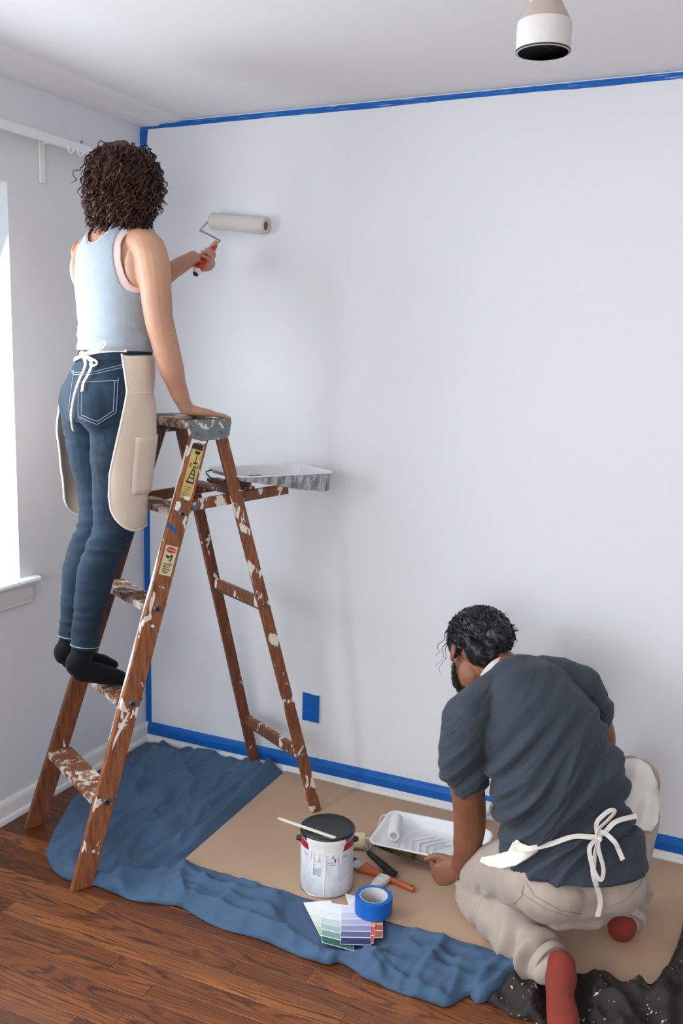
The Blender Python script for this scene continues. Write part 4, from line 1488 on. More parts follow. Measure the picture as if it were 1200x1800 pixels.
def fuse(mb, voxel=.006, smooth_n=4, factor=.5):
    """union of closed shapes as one continuous, smoothed surface (world coordinates)"""
    me = bpy.data.meshes.new('tmp')
    me.from_pydata(mb.v, [], mb.f)
    bm = bmesh.new(); bm.from_mesh(me)
    bmesh.ops.recalc_face_normals(bm, faces=bm.faces)
    bm.to_mesh(me); bm.free()
    o = bpy.data.objects.new('tmp', me)
    COL.objects.link(o)
    r = o.modifiers.new('r', 'REMESH')
    r.mode = 'VOXEL'
    r.voxel_size = voxel
    if smooth_n:
        s = o.modifiers.new('s', 'SMOOTH')
        s.iterations = smooth_n
        s.factor = factor
    dg = bpy.context.evaluated_depsgraph_get()
    out = bpy.data.meshes.new_from_object(o.evaluated_get(dg))
    bpy.data.objects.remove(o)
    bpy.data.meshes.remove(me)
    out.materials.clear()
    shade(out, True)
    return out
def displace(me, fn):
    """fn(co array, normal array) -> scalar offsets along the normal"""
    n = len(me.vertices)
    co = np.empty(n * 3); me.vertices.foreach_get('co', co); co = co.reshape(-1, 3)
    no = np.empty(n * 3); me.vertices.foreach_get('normal', no); no = no.reshape(-1, 3)
    co = co + no * fn(co, no)[:, None]
    me.vertices.foreach_set('co', co.ravel())
    me.update()
    return me
def nz(P, s, k=0.0):
    return np.array([noise.noise(V((p[0] * s, p[1] * s, p[2] * s + k))) for p in P])
def bvh_of(*meshes):
    vs_, fs = [], []
    for me in meshes:
        b = len(vs_)
        vs_ += [v.co.copy() for v in me.vertices]
        fs += [[b + i for i in p.vertices] for p in me.polygons]
    return BVHTree.FromPolygons(vs_, fs)
def surf(bvh, px, py, off=0.0):
    """point of a surface along the line of sight through a measured point, lifted by off along the normal"""
    d = ray(px, py).normalized()
    h = bvh.ray_cast(CAM, d)
    if h[0] is None:
        # nearest surface point to the line of sight
        best = None
        for s in np.linspace(2.2, 3.6, 50):
            q = bvh.find_nearest(CAM + d * s)
            if q[0] is not None and (best is None or q[3] < best[3]): best = q
        h = best
    n = h[1]
    if n.dot(d) > 0: n = -n
    return h[0] + n * off, n
def patch(name, bvh, poly, off, mat, parent, step=4.0, thick=.0015, wrinkle=None, relax=0):
    """sheet lying on a figure: outline -> triangulated -> dropped on the surface"""
    P = []
    n = len(poly)
    for i in range(n):
        a, b = V(poly[i]), V(poly[(i + 1) % n])
        k = max(1, int((b - a).length / step))
        P += [tuple(a.lerp(b, t / k)) for t in range(k)]
    X, Y, tris, ne = sheet(P, step)
    vs_ = []
    for x, y in zip(X, Y):
        q, nn = surf(bvh, x, y, off)
        vs_.append(q)
    # hang the cloth smoothly across steps in the surface below it
    dep = np.array([depth_of(q) for q in vs_])
    nb = [set() for _ in vs_]
    for t_ in tris:
        for a_ in t_:
            nb[a_].update(i for i in t_ if i != a_)
    for _ in range(relax):
        av = np.array([dep[list(s_)].mean() if s_ else dep[i] for i, s_ in enumerate(nb)])
        dep = np.minimum(dep, .4 * dep + .6 * av + .0002)
    vs_ = [at(x, y, d_ - (wrinkle(x, y) if wrinkle else 0)) for x, y, d_ in zip(X, Y, dep)]
    me = bpy.data.meshes.new(name)
    me.from_pydata([tuple(v) for v in vs_], [], tris)
    bm = bmesh.new(); bm.from_mesh(me)
    bmesh.ops.recalc_face_normals(bm, faces=bm.faces)
    if sum((f.normal.dot(CAM - f.calc_center_median())) for f in bm.faces) < 0:
        bmesh.ops.reverse_faces(bm, faces=bm.faces)
    for _ in range(2):
        bmesh.ops.smooth_vert(bm, verts=[v for v in bm.verts if not v.is_boundary], factor=.5, use_axis_x=True, use_axis_y=True, use_axis_z=True)
    bm.to_mesh(me); bm.free()
    shade(me, True)
    o = link_mesh(name, me, mat, parent)
    s = o.modifiers.new('thickness', 'SOLIDIFY')
    s.thickness = thick
    s.offset = 0
    return o
def ribbon(name, pts, w, mat, parent, thick=.0018, normals=None, n=6):
    """flat tape following pts; normals give its face direction"""
    P = catmull(pts, n)
    if normals:
        N = []
        for i in range(len(normals) - 1):
            for k in range(n): N.append(normals[i].lerp(normals[i + 1], k / n))
        N.append(normals[-1])
    rg = []
    prev = None
    for i, c in enumerate(P):
        t = (P[min(i + 1, len(P) - 1)] - P[max(i - 1, 0)]).normalized()
        nn = N[i] if normals else (prev if prev is not None else (CAM - c).normalized())
        nn = (nn - t * nn.dot(t)).normalized()
        prev = nn
        s = t.cross(nn)
        rg.append([c + s * (w / 2) - nn * thick / 2, c + s * (w / 2) + nn * thick / 2, c - s * (w / 2) + nn * thick / 2, c - s * (w / 2) - nn * thick / 2])
    return MB().rings(rg).build(name, mat, parent, angle=50)
def stitch(name, bvh, poly, mat, parent, r=.0011, off=.0022, step=5):
    P = []
    for i in range(len(poly) - 1):
        a, b = V(poly[i]), V(poly[i + 1])
        k = max(1, int((b - a).length / step))
        P += [a.lerp(b, t / k) for t in range(k)]
    P.append(V(poly[-1]))
    return MB().tube([surf(bvh, q.x, q.y, off)[0] for q in P], r, 5).build(name, mat, parent, smooth=True)

def rot_about(v, axis, deg):
    return Matrix.Rotation(math.radians(deg), 3, axis) @ v
def hand(mb, W, fwd, side, left, curls, thumb=(35, 25, 20), scale=1.0, thumb_dir=None, spread=4):
    """five-fingered hand. W wrist, fwd wrist->knuckles, side towards the thumb; curls: per finger (a, b, c) degrees"""
    fwd = V(fwd).normalized()
    side = V(side)
    side = (side - fwd * side.dot(fwd)).normalized()
    nrm = side.cross(fwd) if left else fwd.cross(side)
    s = scale
    prof = [(-.012, .023, .019), (.010, .027, .018), (.035, .036, .016), (.065, .040, .0145), (.086, .039, .0125), (.094, .034, .010)]
    rings = [ering(V(W) + fwd * (x * s) + nrm * (.002 * s), side * (w * s), nrm * (h * s), 18, 2.6) for x, w, h in prof]
    cs = [V(W) + fwd * (x * s) for x, w, h in prof]
    mb.rings(round_ends(rings, cs))
    # ball of the thumb
    limb(mb, [V(W) + fwd * .012 * s + side * .020 * s - nrm * .004 * s, V(W) + fwd * .045 * s + side * .034 * s - nrm * .006 * s], [.016 * s, .013 * s], nrm, None, 4, 12)
    offs = (.0295, .0100, -.0098, -.0285)
    lens = ((.040, .024, .021), (.044, .028, .022), (.041, .026, .021), (.032, .020, .019))
    rads = (.0090, .0092, .0088, .0078)
    tips = []
    for k in range(4):
        p = V(W) + fwd * ((.084 if k < 3 else .078) * s) + side * (offs[k] * s)
        ellipsoid(mb, p + nrm * (.0045 * s) + fwd * (.002 * s), fwd * (.0098 * s), side * (.0088 * s), nrm * (.0088 * s), 10, 8)
        d = rot_about(fwd, nrm, (spread * (1.5 - k)) * (1 if not left else -1))
        pts, rr_ = [p - d * .012 * s, p], [rads[k] * s * 1.05, rads[k] * s * 1.08]
        ang = curls[k] if isinstance(curls[0], (tuple, list)) else curls
        for L, c_, q in zip(lens[k], ang, (1.0, .93, .80)):
            d = rot_about(d, side, c_ if not left else -c_)
            # keep curling towards the palm
            p = p + d * (L * s)
            pts.append(p); rr_.append(rads[k] * s * q)
        limb(mb, pts, rr_, nrm, None, 4, 12)
        tips.append((p, d, nrm))
    td = V(thumb_dir).normalized() if thumb_dir is not None else (fwd * .65 + side * .75 - nrm * .25).normalized()
    p = V(W) + fwd * .040 * s + side * .034 * s - nrm * .006 * s
    pts, rr_ = [p], [.0120 * s]
    ax = td.cross(fwd)
    ax = ax.normalized() if ax.length > .1 else nrm
    for L, c_, q in ((.036, thumb[0] * .3, 1.0), (.030, thumb[1], .95), (.020, thumb[2], .72)):
        td = rot_about(td, ax, c_)
        p = p + td * (L * s)
        pts.append(p); rr_.append(.0112 * s * q)
    limb(mb, pts, rr_, nrm, None, 4, 12)
    return tips, nrm
def head(mb, c, fwd, up, s=1.0, woman=True):
    fwd = V(fwd).normalized()
    up = V(up); up = (up - fwd * up.dot(fwd)).normalized()
    rt = fwd.cross(up)
    def L(x, y, z): return V(c) + rt * (x * s) + fwd * (y * s) + up * (z * s)
    def E(p, r): ellipsoid(mb, L(*p), rt * r[0] * s, fwd * r[1] * s, up * r[2] * s)
    E((0, -.012, .030), (.076, .096, .084))
    E((0, .030, -.030), (.060, .060, .080))
    E((0, .050, -.078), (.040 if woman else .046, .036, .032))
    E((0, .070, -.098), (.020, .018, .016))
    for x in (-1, 1):
        E((x * .030, .076, .022), (.024, .016, .010))          # brow
        E((x * .040, .058, -.030), (.022, .028, .022))          # cheek
        E((x * .079, -.006, -.014), (.0075, .019, .031))        # ear
        E((x * .083, -.012, -.004), (.006, .014, .020))
        E((x * .076, .000, -.040), (.007, .010, .010))
        E((x * .012, .101, -.036), (.009, .010, .007))          # nostril wing
    limb(mb, [L(0, .086, .012), L(0, .100, -.010), L(0, .113, -.030), L(0, .100, -.042)], [.008 * s, .009 * s, .011 * s, .008 * s], up)
    E((0, .094, -.060), (.022, .008, .0055))
    E((0, .091, -.070), (.019, .009, .006))
    return L, rt, fwd, up
def eyes(parent, L, s=1.0):
    M_white = bpy.data.materials.get('eye_white') or plain('eye_white', (228, 224, 218), .2)
    M_iris = bpy.data.materials.get('eye_iris') or plain('eye_iris', (50, 32, 22), .15)
    M_lash = bpy.data.materials.get('brow_hair') or plain('brow_hair', (30, 22, 18), .8)
    for x in (-.030, .030):
        m = MB(); ellipsoid(m, L(x, .072, .004), V((.0108 * s, 0, 0)), V((0, .0108 * s, 0)), V((0, 0, .0108 * s)))
        e = m.build('eye', M_white, parent, smooth=True)
        m = MB(); c0 = L(x, .078, .004); ellipsoid(m, c0, V((.0062 * s, 0, 0)), V((0, .0062 * s, 0)), V((0, 0, .0062 * s)))
        m.build('iris', M_iris, e, smooth=True)
        MB().tube([L(x - .018, .084, .020), L(x, .091, .026), L(x + .018, .084, .021)], .0025, 6).build('eyebrow', M_lash, parent, smooth=True)

def skin_mat(name, base, dark, red, rough=.5):
    M = Mat(name, base, rough, spec=.35)
    co = M.coord()
    c = M.mix(M.ramp(M.noise(co, 7, 4), [(.35, 0.0), (.7, 1.0)]), rgb(*base), rgb(*dark))
    c = M.mix(M.math('MULTIPLY', M.ramp(M.noise(co, 22, 3), [(.45, 0.0), (.75, 1.0)]), .35), c, rgb(*red))
    M.base(c)
    M.bump(M.noise(co, 260, 3), .08, .001)
    M.set('Subsurface Weight', .08)
    M.set('Subsurface Radius', (.012, .005, .003))
    return M.m
def hair_mat(name, c0, c1, rough=.42):
    M = Mat(name, c0, rough, spec=.32)
    oi = M.noise(M.coord(), 26, 4, .6)
    M.base(M.mix(M.ramp(oi, [(.35, 0.0), (.7, 1.0)]), rgb(*c0), rgb(*c1)))
    M.bump(M.noise(M.coord((1, 1, .3)), 420, 3), .3, .003)
    return M.m
def curl(mb, p0, out, ell, length, amp, turns, r, rnd_, down=V((0, 0, -1)), n=22, sides=4, drift=.35, hug=False):
    """one curled lock that leaves p0 along 'out', falls and stays outside the ellipsoids ell=[(c, (rx,ry,rz), axes)]"""
    p = V(p0)
    d = V(out).normalized()
    ds = length / n
    ph = rnd_.uniform(0, 6.28)
    pts, rr_ = [], []
    for i in range(n + 1):
        t = i / n
        d = (d * (1 - drift * .35) + down * (drift * .35) + V((rnd_.uniform(-1, 1), rnd_.uniform(-1, 1), rnd_.uniform(-1, 1))) * .06).normalized()
        p = p + d * ds
        for c, rd, A in ell:
            q = p - c
            x = V((q.dot(A[0]) / rd[0], q.dot(A[1]) / rd[1], q.dot(A[2]) / rd[2]))
            if (x.length < 1.0 or (hug and x.length < 1.25)) and x.length > 1e-6:
                x = x.normalized()
                p = c + A[0] * (x.x * rd[0]) + A[1] * (x.y * rd[1]) + A[2] * (x.z * rd[2])
        a = d.orthogonal().normalized()
        b = d.cross(a)
        w = amp * min(1, .25 + t * 1.4)
        pts.append(p + a * (w * math.cos(ph + turns * 6.283 * t)) + b * (w * math.sin(ph + turns * 6.283 * t)))
        rr_.append(r * (1.0 if t < .75 else (1 - t) * 3.6 + .1))
    mb.tube(pts, rr_, sides, caps=True)
# ------------------------------------------------------------------ the woman on the ladder
def wpx(px, py, l):
    """point on the vertical plane parallel to the ladder's run, l to the left of its middle"""
    return on_plane(px, py, LO + E2 * l, E2)
woman = thing('person', lad(.15, 0, .575), 'person with curly brown hair, grey tank top, jeans and apron painting from the ladder', 'person')
M_skinw = skin_mat('skin_fair', (192, 148, 122), (180, 132, 108), (188, 124, 102))
WT = [  # z, a, half width, back depth, front depth
    (1.40, .205, .160, .105, .085), (1.45, .203, .172, .120, .095), (1.50, .203, .178, .130, .100), (1.57, .214, .164, .116, .100), (1.62, .228, .146, .100, .095),
    (1.66, .235, .136, .093, .092), (1.72, .235, .134, .092, .096), (1.78, .236, .138, .097, .106), (1.84, .240, .140, .102, .118), (1.90, .243, .142, .103, .114),
    (1.95, .244, .138, .098, .098), (1.985, .244, .122, .086, .082), (2.01, .243, .098, .073, .068), (2.03, .244, .072, .062, .060), (2.05, .247, .055, .055, .054), (2.09, .253, .050, .053, .050), (2.13, .262, .050, .053, .048)]
WTA = np.array(WT)
def wt(z):
    return [float(np.interp(z, WTA[:, 0], WTA[:, k])) for k in range(1, 5)]
def wsm(z):   # smoothed lookup
    s = np.array([wt(z + d) for d in (-.018, -.009, 0, .009, .018)])
    return s.mean(0)
def psi(z):     # the upper body turns towards the wall
    t = min(1, max(0, (z - 1.62) / .28))
    return math.radians(16) * t * t * (3 - 2 * t)
def wl(a, l, z):
    c, s = math.cos(psi(z)), math.sin(psi(z))
    da = a - .238
    return lad(.238 + da * c - l * s, da * s + l * c, z)
def wloc(q):
    d = q - LO
    c, s = math.cos(psi(d.z)), math.sin(psi(d.z))
    da, l = d.dot(E1) - .238, d.dot(E2)
    return .238 + da * c + l * s, l * c - da * s, d.z
def wring(z, grow=0.0, n=32):
    a, w, db, df = wsm(z)
    out = []
    for k in range(n):
        t = 2 * math.pi * k / n
        c, s = math.cos(t), math.sin(t)
        dd = (df if c > 0 else db) + grow
        p = 2.25
        e = 2 / p
        out.append(wl(a + math.copysign(abs(c) ** e, c) * dd, math.copysign(abs(s) ** e, s) * (w + grow), z))
    return out
body = MB()
zs = np.linspace(1.50, 2.12, 40)
body.rings([wring(z, -.004) for z in zs])
# shoulder blades and trapezius
for s in (-1, 1):
    limb(body, [wl(.240, s * .015, 2.022), wl(.238, s * .08, 1.986), wl(.244, s * .145, 1.955)], [.038, .038, .047], E1)
    ellipsoid(body, wl(.232, s * .136, 1.905), E1 * .060, E2 * .030, ZV * .080)
# right arm, hand flat on the ladder's cap
RA = [(243, 428, -.110, .046), (262, 438, -.158, .050), (270, 478, -.172, .0515), (275, 525, -.188, .0465), (280, 565, -.195, .0435), (289, 600, -.198, .0415), (299, 640, -.190, .0400), (312, 682, -.170, .0300), (324, 711, -.150, .0235), (330, 719, -.143, .0225)]
limb(body, [wpx(x, y, l) for x, y, l, r in RA], [r for *_, r in RA], E1)
Wr = wpx(331, 721, -.142)
hfw = (wpx(384, 737, -.118) - Wr)
tipsR, nR = hand(body, Wr, E1 * .97 + E2 * .16 - ZV * .17, E2, False, ((-4, 8, 10), (-4, 8, 10), (-4, 8, 10), (-3, 8, 10)), scale=.94)
# left arm reaching to the roller
Lsh, Lel = wl(.238, .150, 1.955), lad(.375, .205, 1.842)
Lw = wpx(341, 452, .195)
limb(body, [wl(.238, .105, 1.962), Lsh, (Lsh + Lel) / 2 + V((0, 0, -.004)), Lel, Lel.lerp(Lw, .3) + V((0, 0, -.004)), Lel.lerp(Lw, .72), Lw], [.045, .049, .044, .040, .041, .030, .0235], E2)
hA, hB = wpx(344, 481, .180), wpx(379, 431, .232)        # roller handle: butt, neck
Hd = (hB - hA).normalized()
ff = (Lw - Lel).normalized()
fp = (ff - Hd * ff.dot(Hd)).normalized()
nrmL = Hd.cross(fp)
hc = hA.lerp(hB, .50)
palmc = hc + nrmL * .024 - fp * .016                                  # palm sits behind the handle
Wl = palmc - fp * .052
tipsL, nL = hand(body, Wl, fp, Hd, True, ((62, 80, 50), (64, 82, 50), (66, 82, 50), (68, 82, 50)), scale=.86, thumb_dir=(Hd * .75 + fp * .55 - nrmL * .45), thumb=(10, -8, -8))
limb(body, [Lw - ff * .03, Lw.lerp(Wl, .6), Wl + fp * .01], [.025, .0235, .024], E2)
# head
HC = lad(.268, .0, 2.168)
Hf = (E1 * .93 + E2 * .36 + ZV * .05)
LHw, _, _, _ = head(body, HC, Hf, ZV - E1 * .05, .90, True)
limb(body, [lad(.246, 0, 2.02), lad(.252, 0, 2.07), lad(.262, .0, 2.12)], [.052, .049, .050], E1)
# legs (under the jeans) and feet (under the socks)
RL = [(214, 715, -.080, .098), (206, 790, -.075, .082), (202, 860, -.066, .070), (200, 925, -.060, .064), (187, 962, -.060, .060), (170, 1003, -.060, .059), (161, 1052, -.060, .053), (153, 1100, -.060, .0445), (149, 1132, -.060, .0425)]
LL = [(160, 730, .080, .093), (164, 795, .075, .080), (173, 860, .066, .069), (174, 912, .060, .063), (160, 952, .060, .060), (142, 1003, .060, .058), (136, 1050, .060, .052), (129, 1095, .060, .043), (126, 1116, .060, .042)]
for T_ in (RL, LL):
    limb(body, [wpx(x, y, l) for x, y, l, r in T_], [r - .018 for *_, r in T_], E1)
RF = [(138, 1168, -.060, .029), (142, 1180, -.060, .026), (175, 1184, -.060, .028), (205, 1191, -.061, .025), (232, 1197, -.063, .014)]
LF = [(117, 1148, .060, .028), (121, 1158, .060, .025), (150, 1160, .060, .027), (178, 1163, .062, .023), (200, 1168, .064, .013)]
for T_, ank in ((RF, RL[-1]), (LF, LL[-1])):
    p = [wpx(x, y, l) for x, y, l, r in T_]
    limb(body, [wpx(*ank[:3]), p[0]], [.033, .030], E1)
    limb(body, p[1:], [r for *_, r in T_[1:]], ZV, [1, .95, .85, .8])
bm_w = fuse(body, .0042, 5, .5)
link_mesh('body', bm_w, M_skinw, woman)
eyes(woman, LHw, .90)
# nails on the right hand
M_nail = plain('fingernail', (226, 170, 152), .25)
for p, d, n_ in tipsR:
    m = MB(); ellipsoid(m, p + n_ * .0058 - d * .001, d * .0055, d.cross(n_) * .0042, n_ * .0016, 10, 6)
    m.build('fingernail', M_nail, woman, smooth=True)
for p, d, n_ in tipsL:
    u_ = d.cross(Hd).normalized()
    m = MB(); ellipsoid(m, p - u_ * .0056, d * .0055, Hd * .0042, u_ * .0016, 10, 6)
    m.build('fingernail', M_nail, woman, smooth=True)

# ---- jeans
M_jean = Mat('denim', (44, 64, 84), 0.8, spec=.2)
co = M_jean.coord()
tw = M_jean.noise(M_jean.coord((1, 1, 1)), 700, 2)
c_ = M_jean.mix(M_jean.ramp(M_jean.noise(co, 6, 4, .6), [(.35, 0.0), (.7, 1.0)]), rgb(17, 29, 42), rgb(31, 49, 66))
c_ = M_jean.mix(M_jean.math('MULTIPLY', tw, .35), c_, rgb(46, 66, 86))
M_jean.base(c_)
M_jean.bump(tw, .25, .0008)
M_jean.set('Sheen Weight', .05)
M_jean = M_jean.m
jm = MB()
jz = np.linspace(1.43, 1.652, 16)
jm.rings([wring(z, .006) for z in jz])
for s in (-1, 1):
    ellipsoid(jm, lad(.152, s * .078, 1.485), E1 * .076, E2 * .088, ZV * .095)
for T_ in (RL, LL):
    limb(jm, [wpx(x, y, l) for x, y, l, r in T_], [r for *_, r in T_], E1, None, 6, 20, True)
jeans_me = fuse(jm, .0055, 5, .5)
def jean_wr(co, no):
    z = co[:, 2]
    # wrinkles behind the knees, under the seat, at the ankles
    w = 1.2 * np.exp(-((z - 1.06) / .07) ** 2) + .8 * np.exp(-((z - 1.36) / .05) ** 2) + .7 * np.exp(-((z - .80) / .06) ** 2) + .25
    q = co.copy(); q[:, 2] *= 3.4
    return w * (.0038 * (1 - 2.4 * np.abs(nz(q, 10, 3.0)))) + .0012 * nz(co, 40)
displace(jeans_me, jean_wr)
jeans = link_mesh('jeans', jeans_me, M_jean, woman)
BJ = bvh_of(jeans_me) if False else None
_tmp = jeans_me.copy(); _tmp.transform(Matrix.Translation(world_loc(jeans)))
BJ = bvh_of(_tmp)
M_thread = plain('pale_thread', (150, 172, 190), .8)
pk = [(138, 667), (210, 663), (206, 727), (171, 748), (137, 734)]
pocket = patch('back_pocket', BJ, pk, .0022, M_jean, jeans, 4, .0016)
for pl in ([(140, 673), (209, 669)], [(140, 668), (139, 732), (171, 745), (204, 725), (208, 665)], [(146, 674), (145, 729), (171, 740), (199, 722), (202, 670)]):
    stitch('stitching', BJ, pl, M_thread, pocket, .0009, .0036)
pk2 = [(107, 690), (117, 678), (119, 722), (110, 742), (106, 735)]
for pl in ([(117, 640), (130, 655), (160, 655), (222, 640)], [(118, 643), (130, 659), (160, 659), (222, 645)], [(131, 650), (125, 690), (122, 720), (132, 745)], [(176, 627), (218, 620)]):
    stitch('stitching', BJ, pl, M_thread, jeans, .0010, .0016)
# hem rings at the ankles
for T_, in ((RL,), (LL,)):
    x, y, l, r = T_[-1]
    c = wpx(x, y + 2, l)
    ax = (wpx(*T_[-2][:3]) - c).normalized()
    m = MB().lathe([(r - .006, -.004), (r + .001, -.004), (r + .0025, .002), (r + .001, .010), (r - .006, .010), (r - .006, -.004)], c, ax, 32)
    hm = m.build('hem', M_jean, jeans, smooth=True)
    MB().lathe([(r + .0005, -.001), (r + .0034, -.0005), (r + .0034, .0015), (r + .0005, .002), (r + .0005, -.001)], c, ax, 32).build('stitching', M_thread, jeans, smooth=True)
# waistband with belt loop
rgw = []
for z, g in ((1.622, .006), (1.624, .009), (1.660, .008), (1.662, .003)):
    rgw.append(wring(z, g, 48))
MB().rings(rgw, False, False).build('waistband', M_jean, jeans, smooth=True)

# ---- socks
M_sock = cloth_mat('black_sock_knit', (11, 14, 18), .9, .2, 500, .3)
for T_, ank in ((RF, RL[-1]), (LF, LL[-1])):
    sm_ = MB()
    p = [wpx(x, y, l) for x, y, l, r in T_]
    limb(sm_, [wpx(ank[0], ank[1] - 14, ank[2]), wpx(*ank[:3]), p[0]], [.037, .0375, .035], E1)
    limb(sm_, p[1:], [r + .006 for *_, r in T_[1:]], ZV, [1.05, 1, .88, .85])
    ellipsoid(sm_, p[0] + ZV * .004 - E1 * .004, E1 * .038, E2 * .034, ZV * .042)
    me = fuse(sm_, .004, 4, .5)
    displace(me, lambda co, no: .0012 * nz(co * np.array([1, 1, 3]), 26))
    link_mesh('sock', me, M_sock, woman)

# ---- tank top and camisole: torso shells cut along armholes and necklines
def torso_shell(grow, nz_=150, nt=220, z0=1.668, z1=2.045):
    zz = np.linspace(z0, z1, nz_)
    rg = [wring(z, grow, nt) for z in zz]
    return rg
shell = MB()
rg_ = torso_shell(.005)
shell.rings(rg_, False, False)
tmpm = bpy.data.meshes.new('t'); tmpm.from_pydata(shell.v, [], shell.f)
BT = bvh_of(tmpm)
def body_lz(px, py):
    a_, l_, z_ = wloc(surf(BT, px, py)[0])
    return l_, z_
arm_px = [(231, 399), (217, 404), (208, 413), (203, 424), (201, 436), (201, 450), (203, 466), (207, 482), (212, 496), (224, 511), (240, 521)]
AR = sorted([body_lz(*q) for q in arm_px], key=lambda q: q[1])
ARz = np.array([q[1] for q in AR]); ARl = np.array([q[0] for q in AR])
zb_arm = ARz.min()
nk_px = [(160, 402), (161, 412), (168, 424), (175, 427), (184, 421), (192, 410), (199, 403)]
NK = [body_lz(*q) for q in nk_px]
nkz = min(q[1] for q in NK)
print('ARM', [(round(a, 3), round(b, 3)) for a, b in AR], 'NECK', [(round(a, 3), round(b, 3)) for a, b in NK])
def build_top(name, grow, inset, hem, mat, neck_dz=0.0, wr=None, thick=.002):
    rg = torso_shell(grow, z0=hem)
    vs_ = [q for r in rg for q in r]
    nt = len(rg[0])
    zc_ = zb_arm + (.012 if inset else 0)
    def keep(q):
        a, l, z = wloc(q)
        front = a > .24
        if z > zc_:
            lim = -float(np.interp(z, ARz, ARl)) + inset
            # soften the armhole floor
            t = min(1, (z - zc_) / .02)
            lim = lim + (1 - t) ** 2 * .06
            if abs(l) > lim: return False
        zn = nkz + neck_dz - (.09 if front else 0)
        if z > zn:
            hw_ = .042 * min(1, ((z - zn) / .028)) ** .5 + (.006 if z > zn + .03 else 0)
            if abs(l) < hw_: return False
        return True
    kp = [keep(q) for q in vs_]
    if wr:
        vs2 = []
        for i, q in enumerate(vs_):
            c = wl(.236, 0, q.z)
            n_ = (q - c).normalized()
            vs2.append(q + n_ * wr(q))
        vs_ = vs2
    m = MB()
    fs = []
    for k in range(len(rg) - 1):
        for i in range(nt):
            j = (i + 1) % nt
            f = (k * nt + i, k * nt + j, (k + 1) * nt + j, (k + 1) * nt + i)
            if all(kp[t] for t in f): fs.append(f)
    used = sorted({i for f in fs for i in f})
    mp = {o: n for n, o in enumerate(used)}
    me = bpy.data.meshes.new(name)
    me.from_pydata([tuple(vs_[i]) for i in used], [], [tuple(mp[i] for i in f) for f in fs])
    bm = bmesh.new(); bm.from_mesh(me)
    bmesh.ops.recalc_face_normals(bm, faces=bm.faces)
    bd = [v for v in bm.verts if v.is_boundary]
    for _ in range(6):       # smooth the cut edges
        new = {}
        for v in bd:
            nb = [e.other_vert(v) for e in v.link_edges if e.is_boundary]
            if len(nb) == 2: new[v] = v.co * .5 + (nb[0].co + nb[1].co) * .25
        for v, c in new.items(): v.co = c
    bm.to_mesh(me); bm.free()
    shade(me, True)
    o = link_mesh(name, me, mat, woman)
    s = o.modifiers.new('thickness', 'SOLIDIFY'); s.thickness = thick; s.offset = 1
    return o
M_tank = cloth_mat('heather_grey_jersey', (152, 161, 170), .85, .10, 900, .2, .05, 40)
M_cami = cloth_mat('pale_pink_jersey', (226, 202, 198), .85, .05, 900, .15, .3)
def tank_wr(q):
    d = q - LO
    z = d.z
    w = math.exp(-((z - 1.68) / .05) ** 2)
    return .006 * w + w * .006 * (1 - 2.2 * abs(noise.noise(V((d.dot(E2) * 6, d.dot(E1) * 6, z * 26))))) + .0018 * noise.noise(V((q.x * 14, q.y * 14, q.z * 22)))
build_top('tank_top', .0065, 0.0, 1.652, M_tank, 0.0, tank_wr)
build_top('camisole', .0048, .017, 1.70, M_cami, .004)

# ---- hair: a full mass with curled locks
HE = [(lad(.263, -.004, 2.183), (.098, .088, .097), (E1, E2, ZV)), (lad(.246, -.004, 2.112), (.072, .086, .060), (E1, E2, ZV))]
hm_ = MB()
for c, rd, A in HE:
    ellipsoid(hm_, c, A[0] * rd[0], A[1] * rd[1], A[2] * rd[2], 28, 20)
hme = fuse(hm_, .006, 3)
displace(hme, lambda co, no: .010 * (1 - 2.2 * np.abs(nz(co, 24, 1.0))) + .005 * nz(co, 55, 2.0))
M_hairw = hair_mat('curly_brown_hair', (34, 22, 17), (84, 52, 38))
hair = link_mesh('hair', hme, M_hairw, woman)
rnd_ = random.Random(21)
lk = MB()
c1, r1, A1 = HE[0]
fdir_w = V(Hf).normalized()
cnt = 0
while cnt < 1150:
    u = V((rnd_.gauss(0, 1), rnd_.gauss(0, 1), rnd_.gauss(0, 1)))
    if u.length < 1e-3: continue
    u.normalize()
    if cnt > 760:
        c_e, r_e, A_e = HE[1]
    else:
        c_e, r_e, A_e = HE[0]
    p = c_e + A_e[0] * (u.x * r_e[0]) + A_e[1] * (u.y * r_e[1]) + A_e[2] * (u.z * r_e[2])
    out = (p - c_e).normalized()
    # leave the face open
    if out.dot(fdir_w) > .72 and p.z < 2.22: continue
    if cnt > 760 and (u.z > .5 or u.z < -.75): continue
    if cnt <= 760 and u.z > .86: continue
    L = rnd_.uniform(.055, .105) if cnt <= 760 else rnd_.uniform(.05, .085)
    ext = [(c, tuple(x + .006 for x in rd), A) for c, rd, A in HE]
    curl(lk, p - out * .012, out * .35 + V((0, 0, rnd_.uniform(-.5, .1))), ext, L, rnd_.uniform(.004, .009), rnd_.uniform(1.6, 3.4), rnd_.uniform(.0016, .0030), rnd_, n=20, drift=rnd_.uniform(.45, .8))
    cnt += 1
for k in range(40):   # fly-aways
    u = V((rnd_.gauss(0, 1), rnd_.gauss(0, 1), abs(rnd_.gauss(0, 1)) - .3)).normalized()
    p = c1 + A1[0] * (u.x * r1[0]) + A1[1] * (u.y * r1[1]) + A1[2] * (u.z * r1[2])
    if u.z < -.4 or u.z > .8: continue
    curl(lk, p, (p - c1), [], rnd_.uniform(.02, .035), .005, 1.5, .0007, rnd_, n=14, drift=.5)
lo_ = lk.build('curled_locks', M_hairw, hair, smooth=True)
lo_['kind'] = 'stuff'

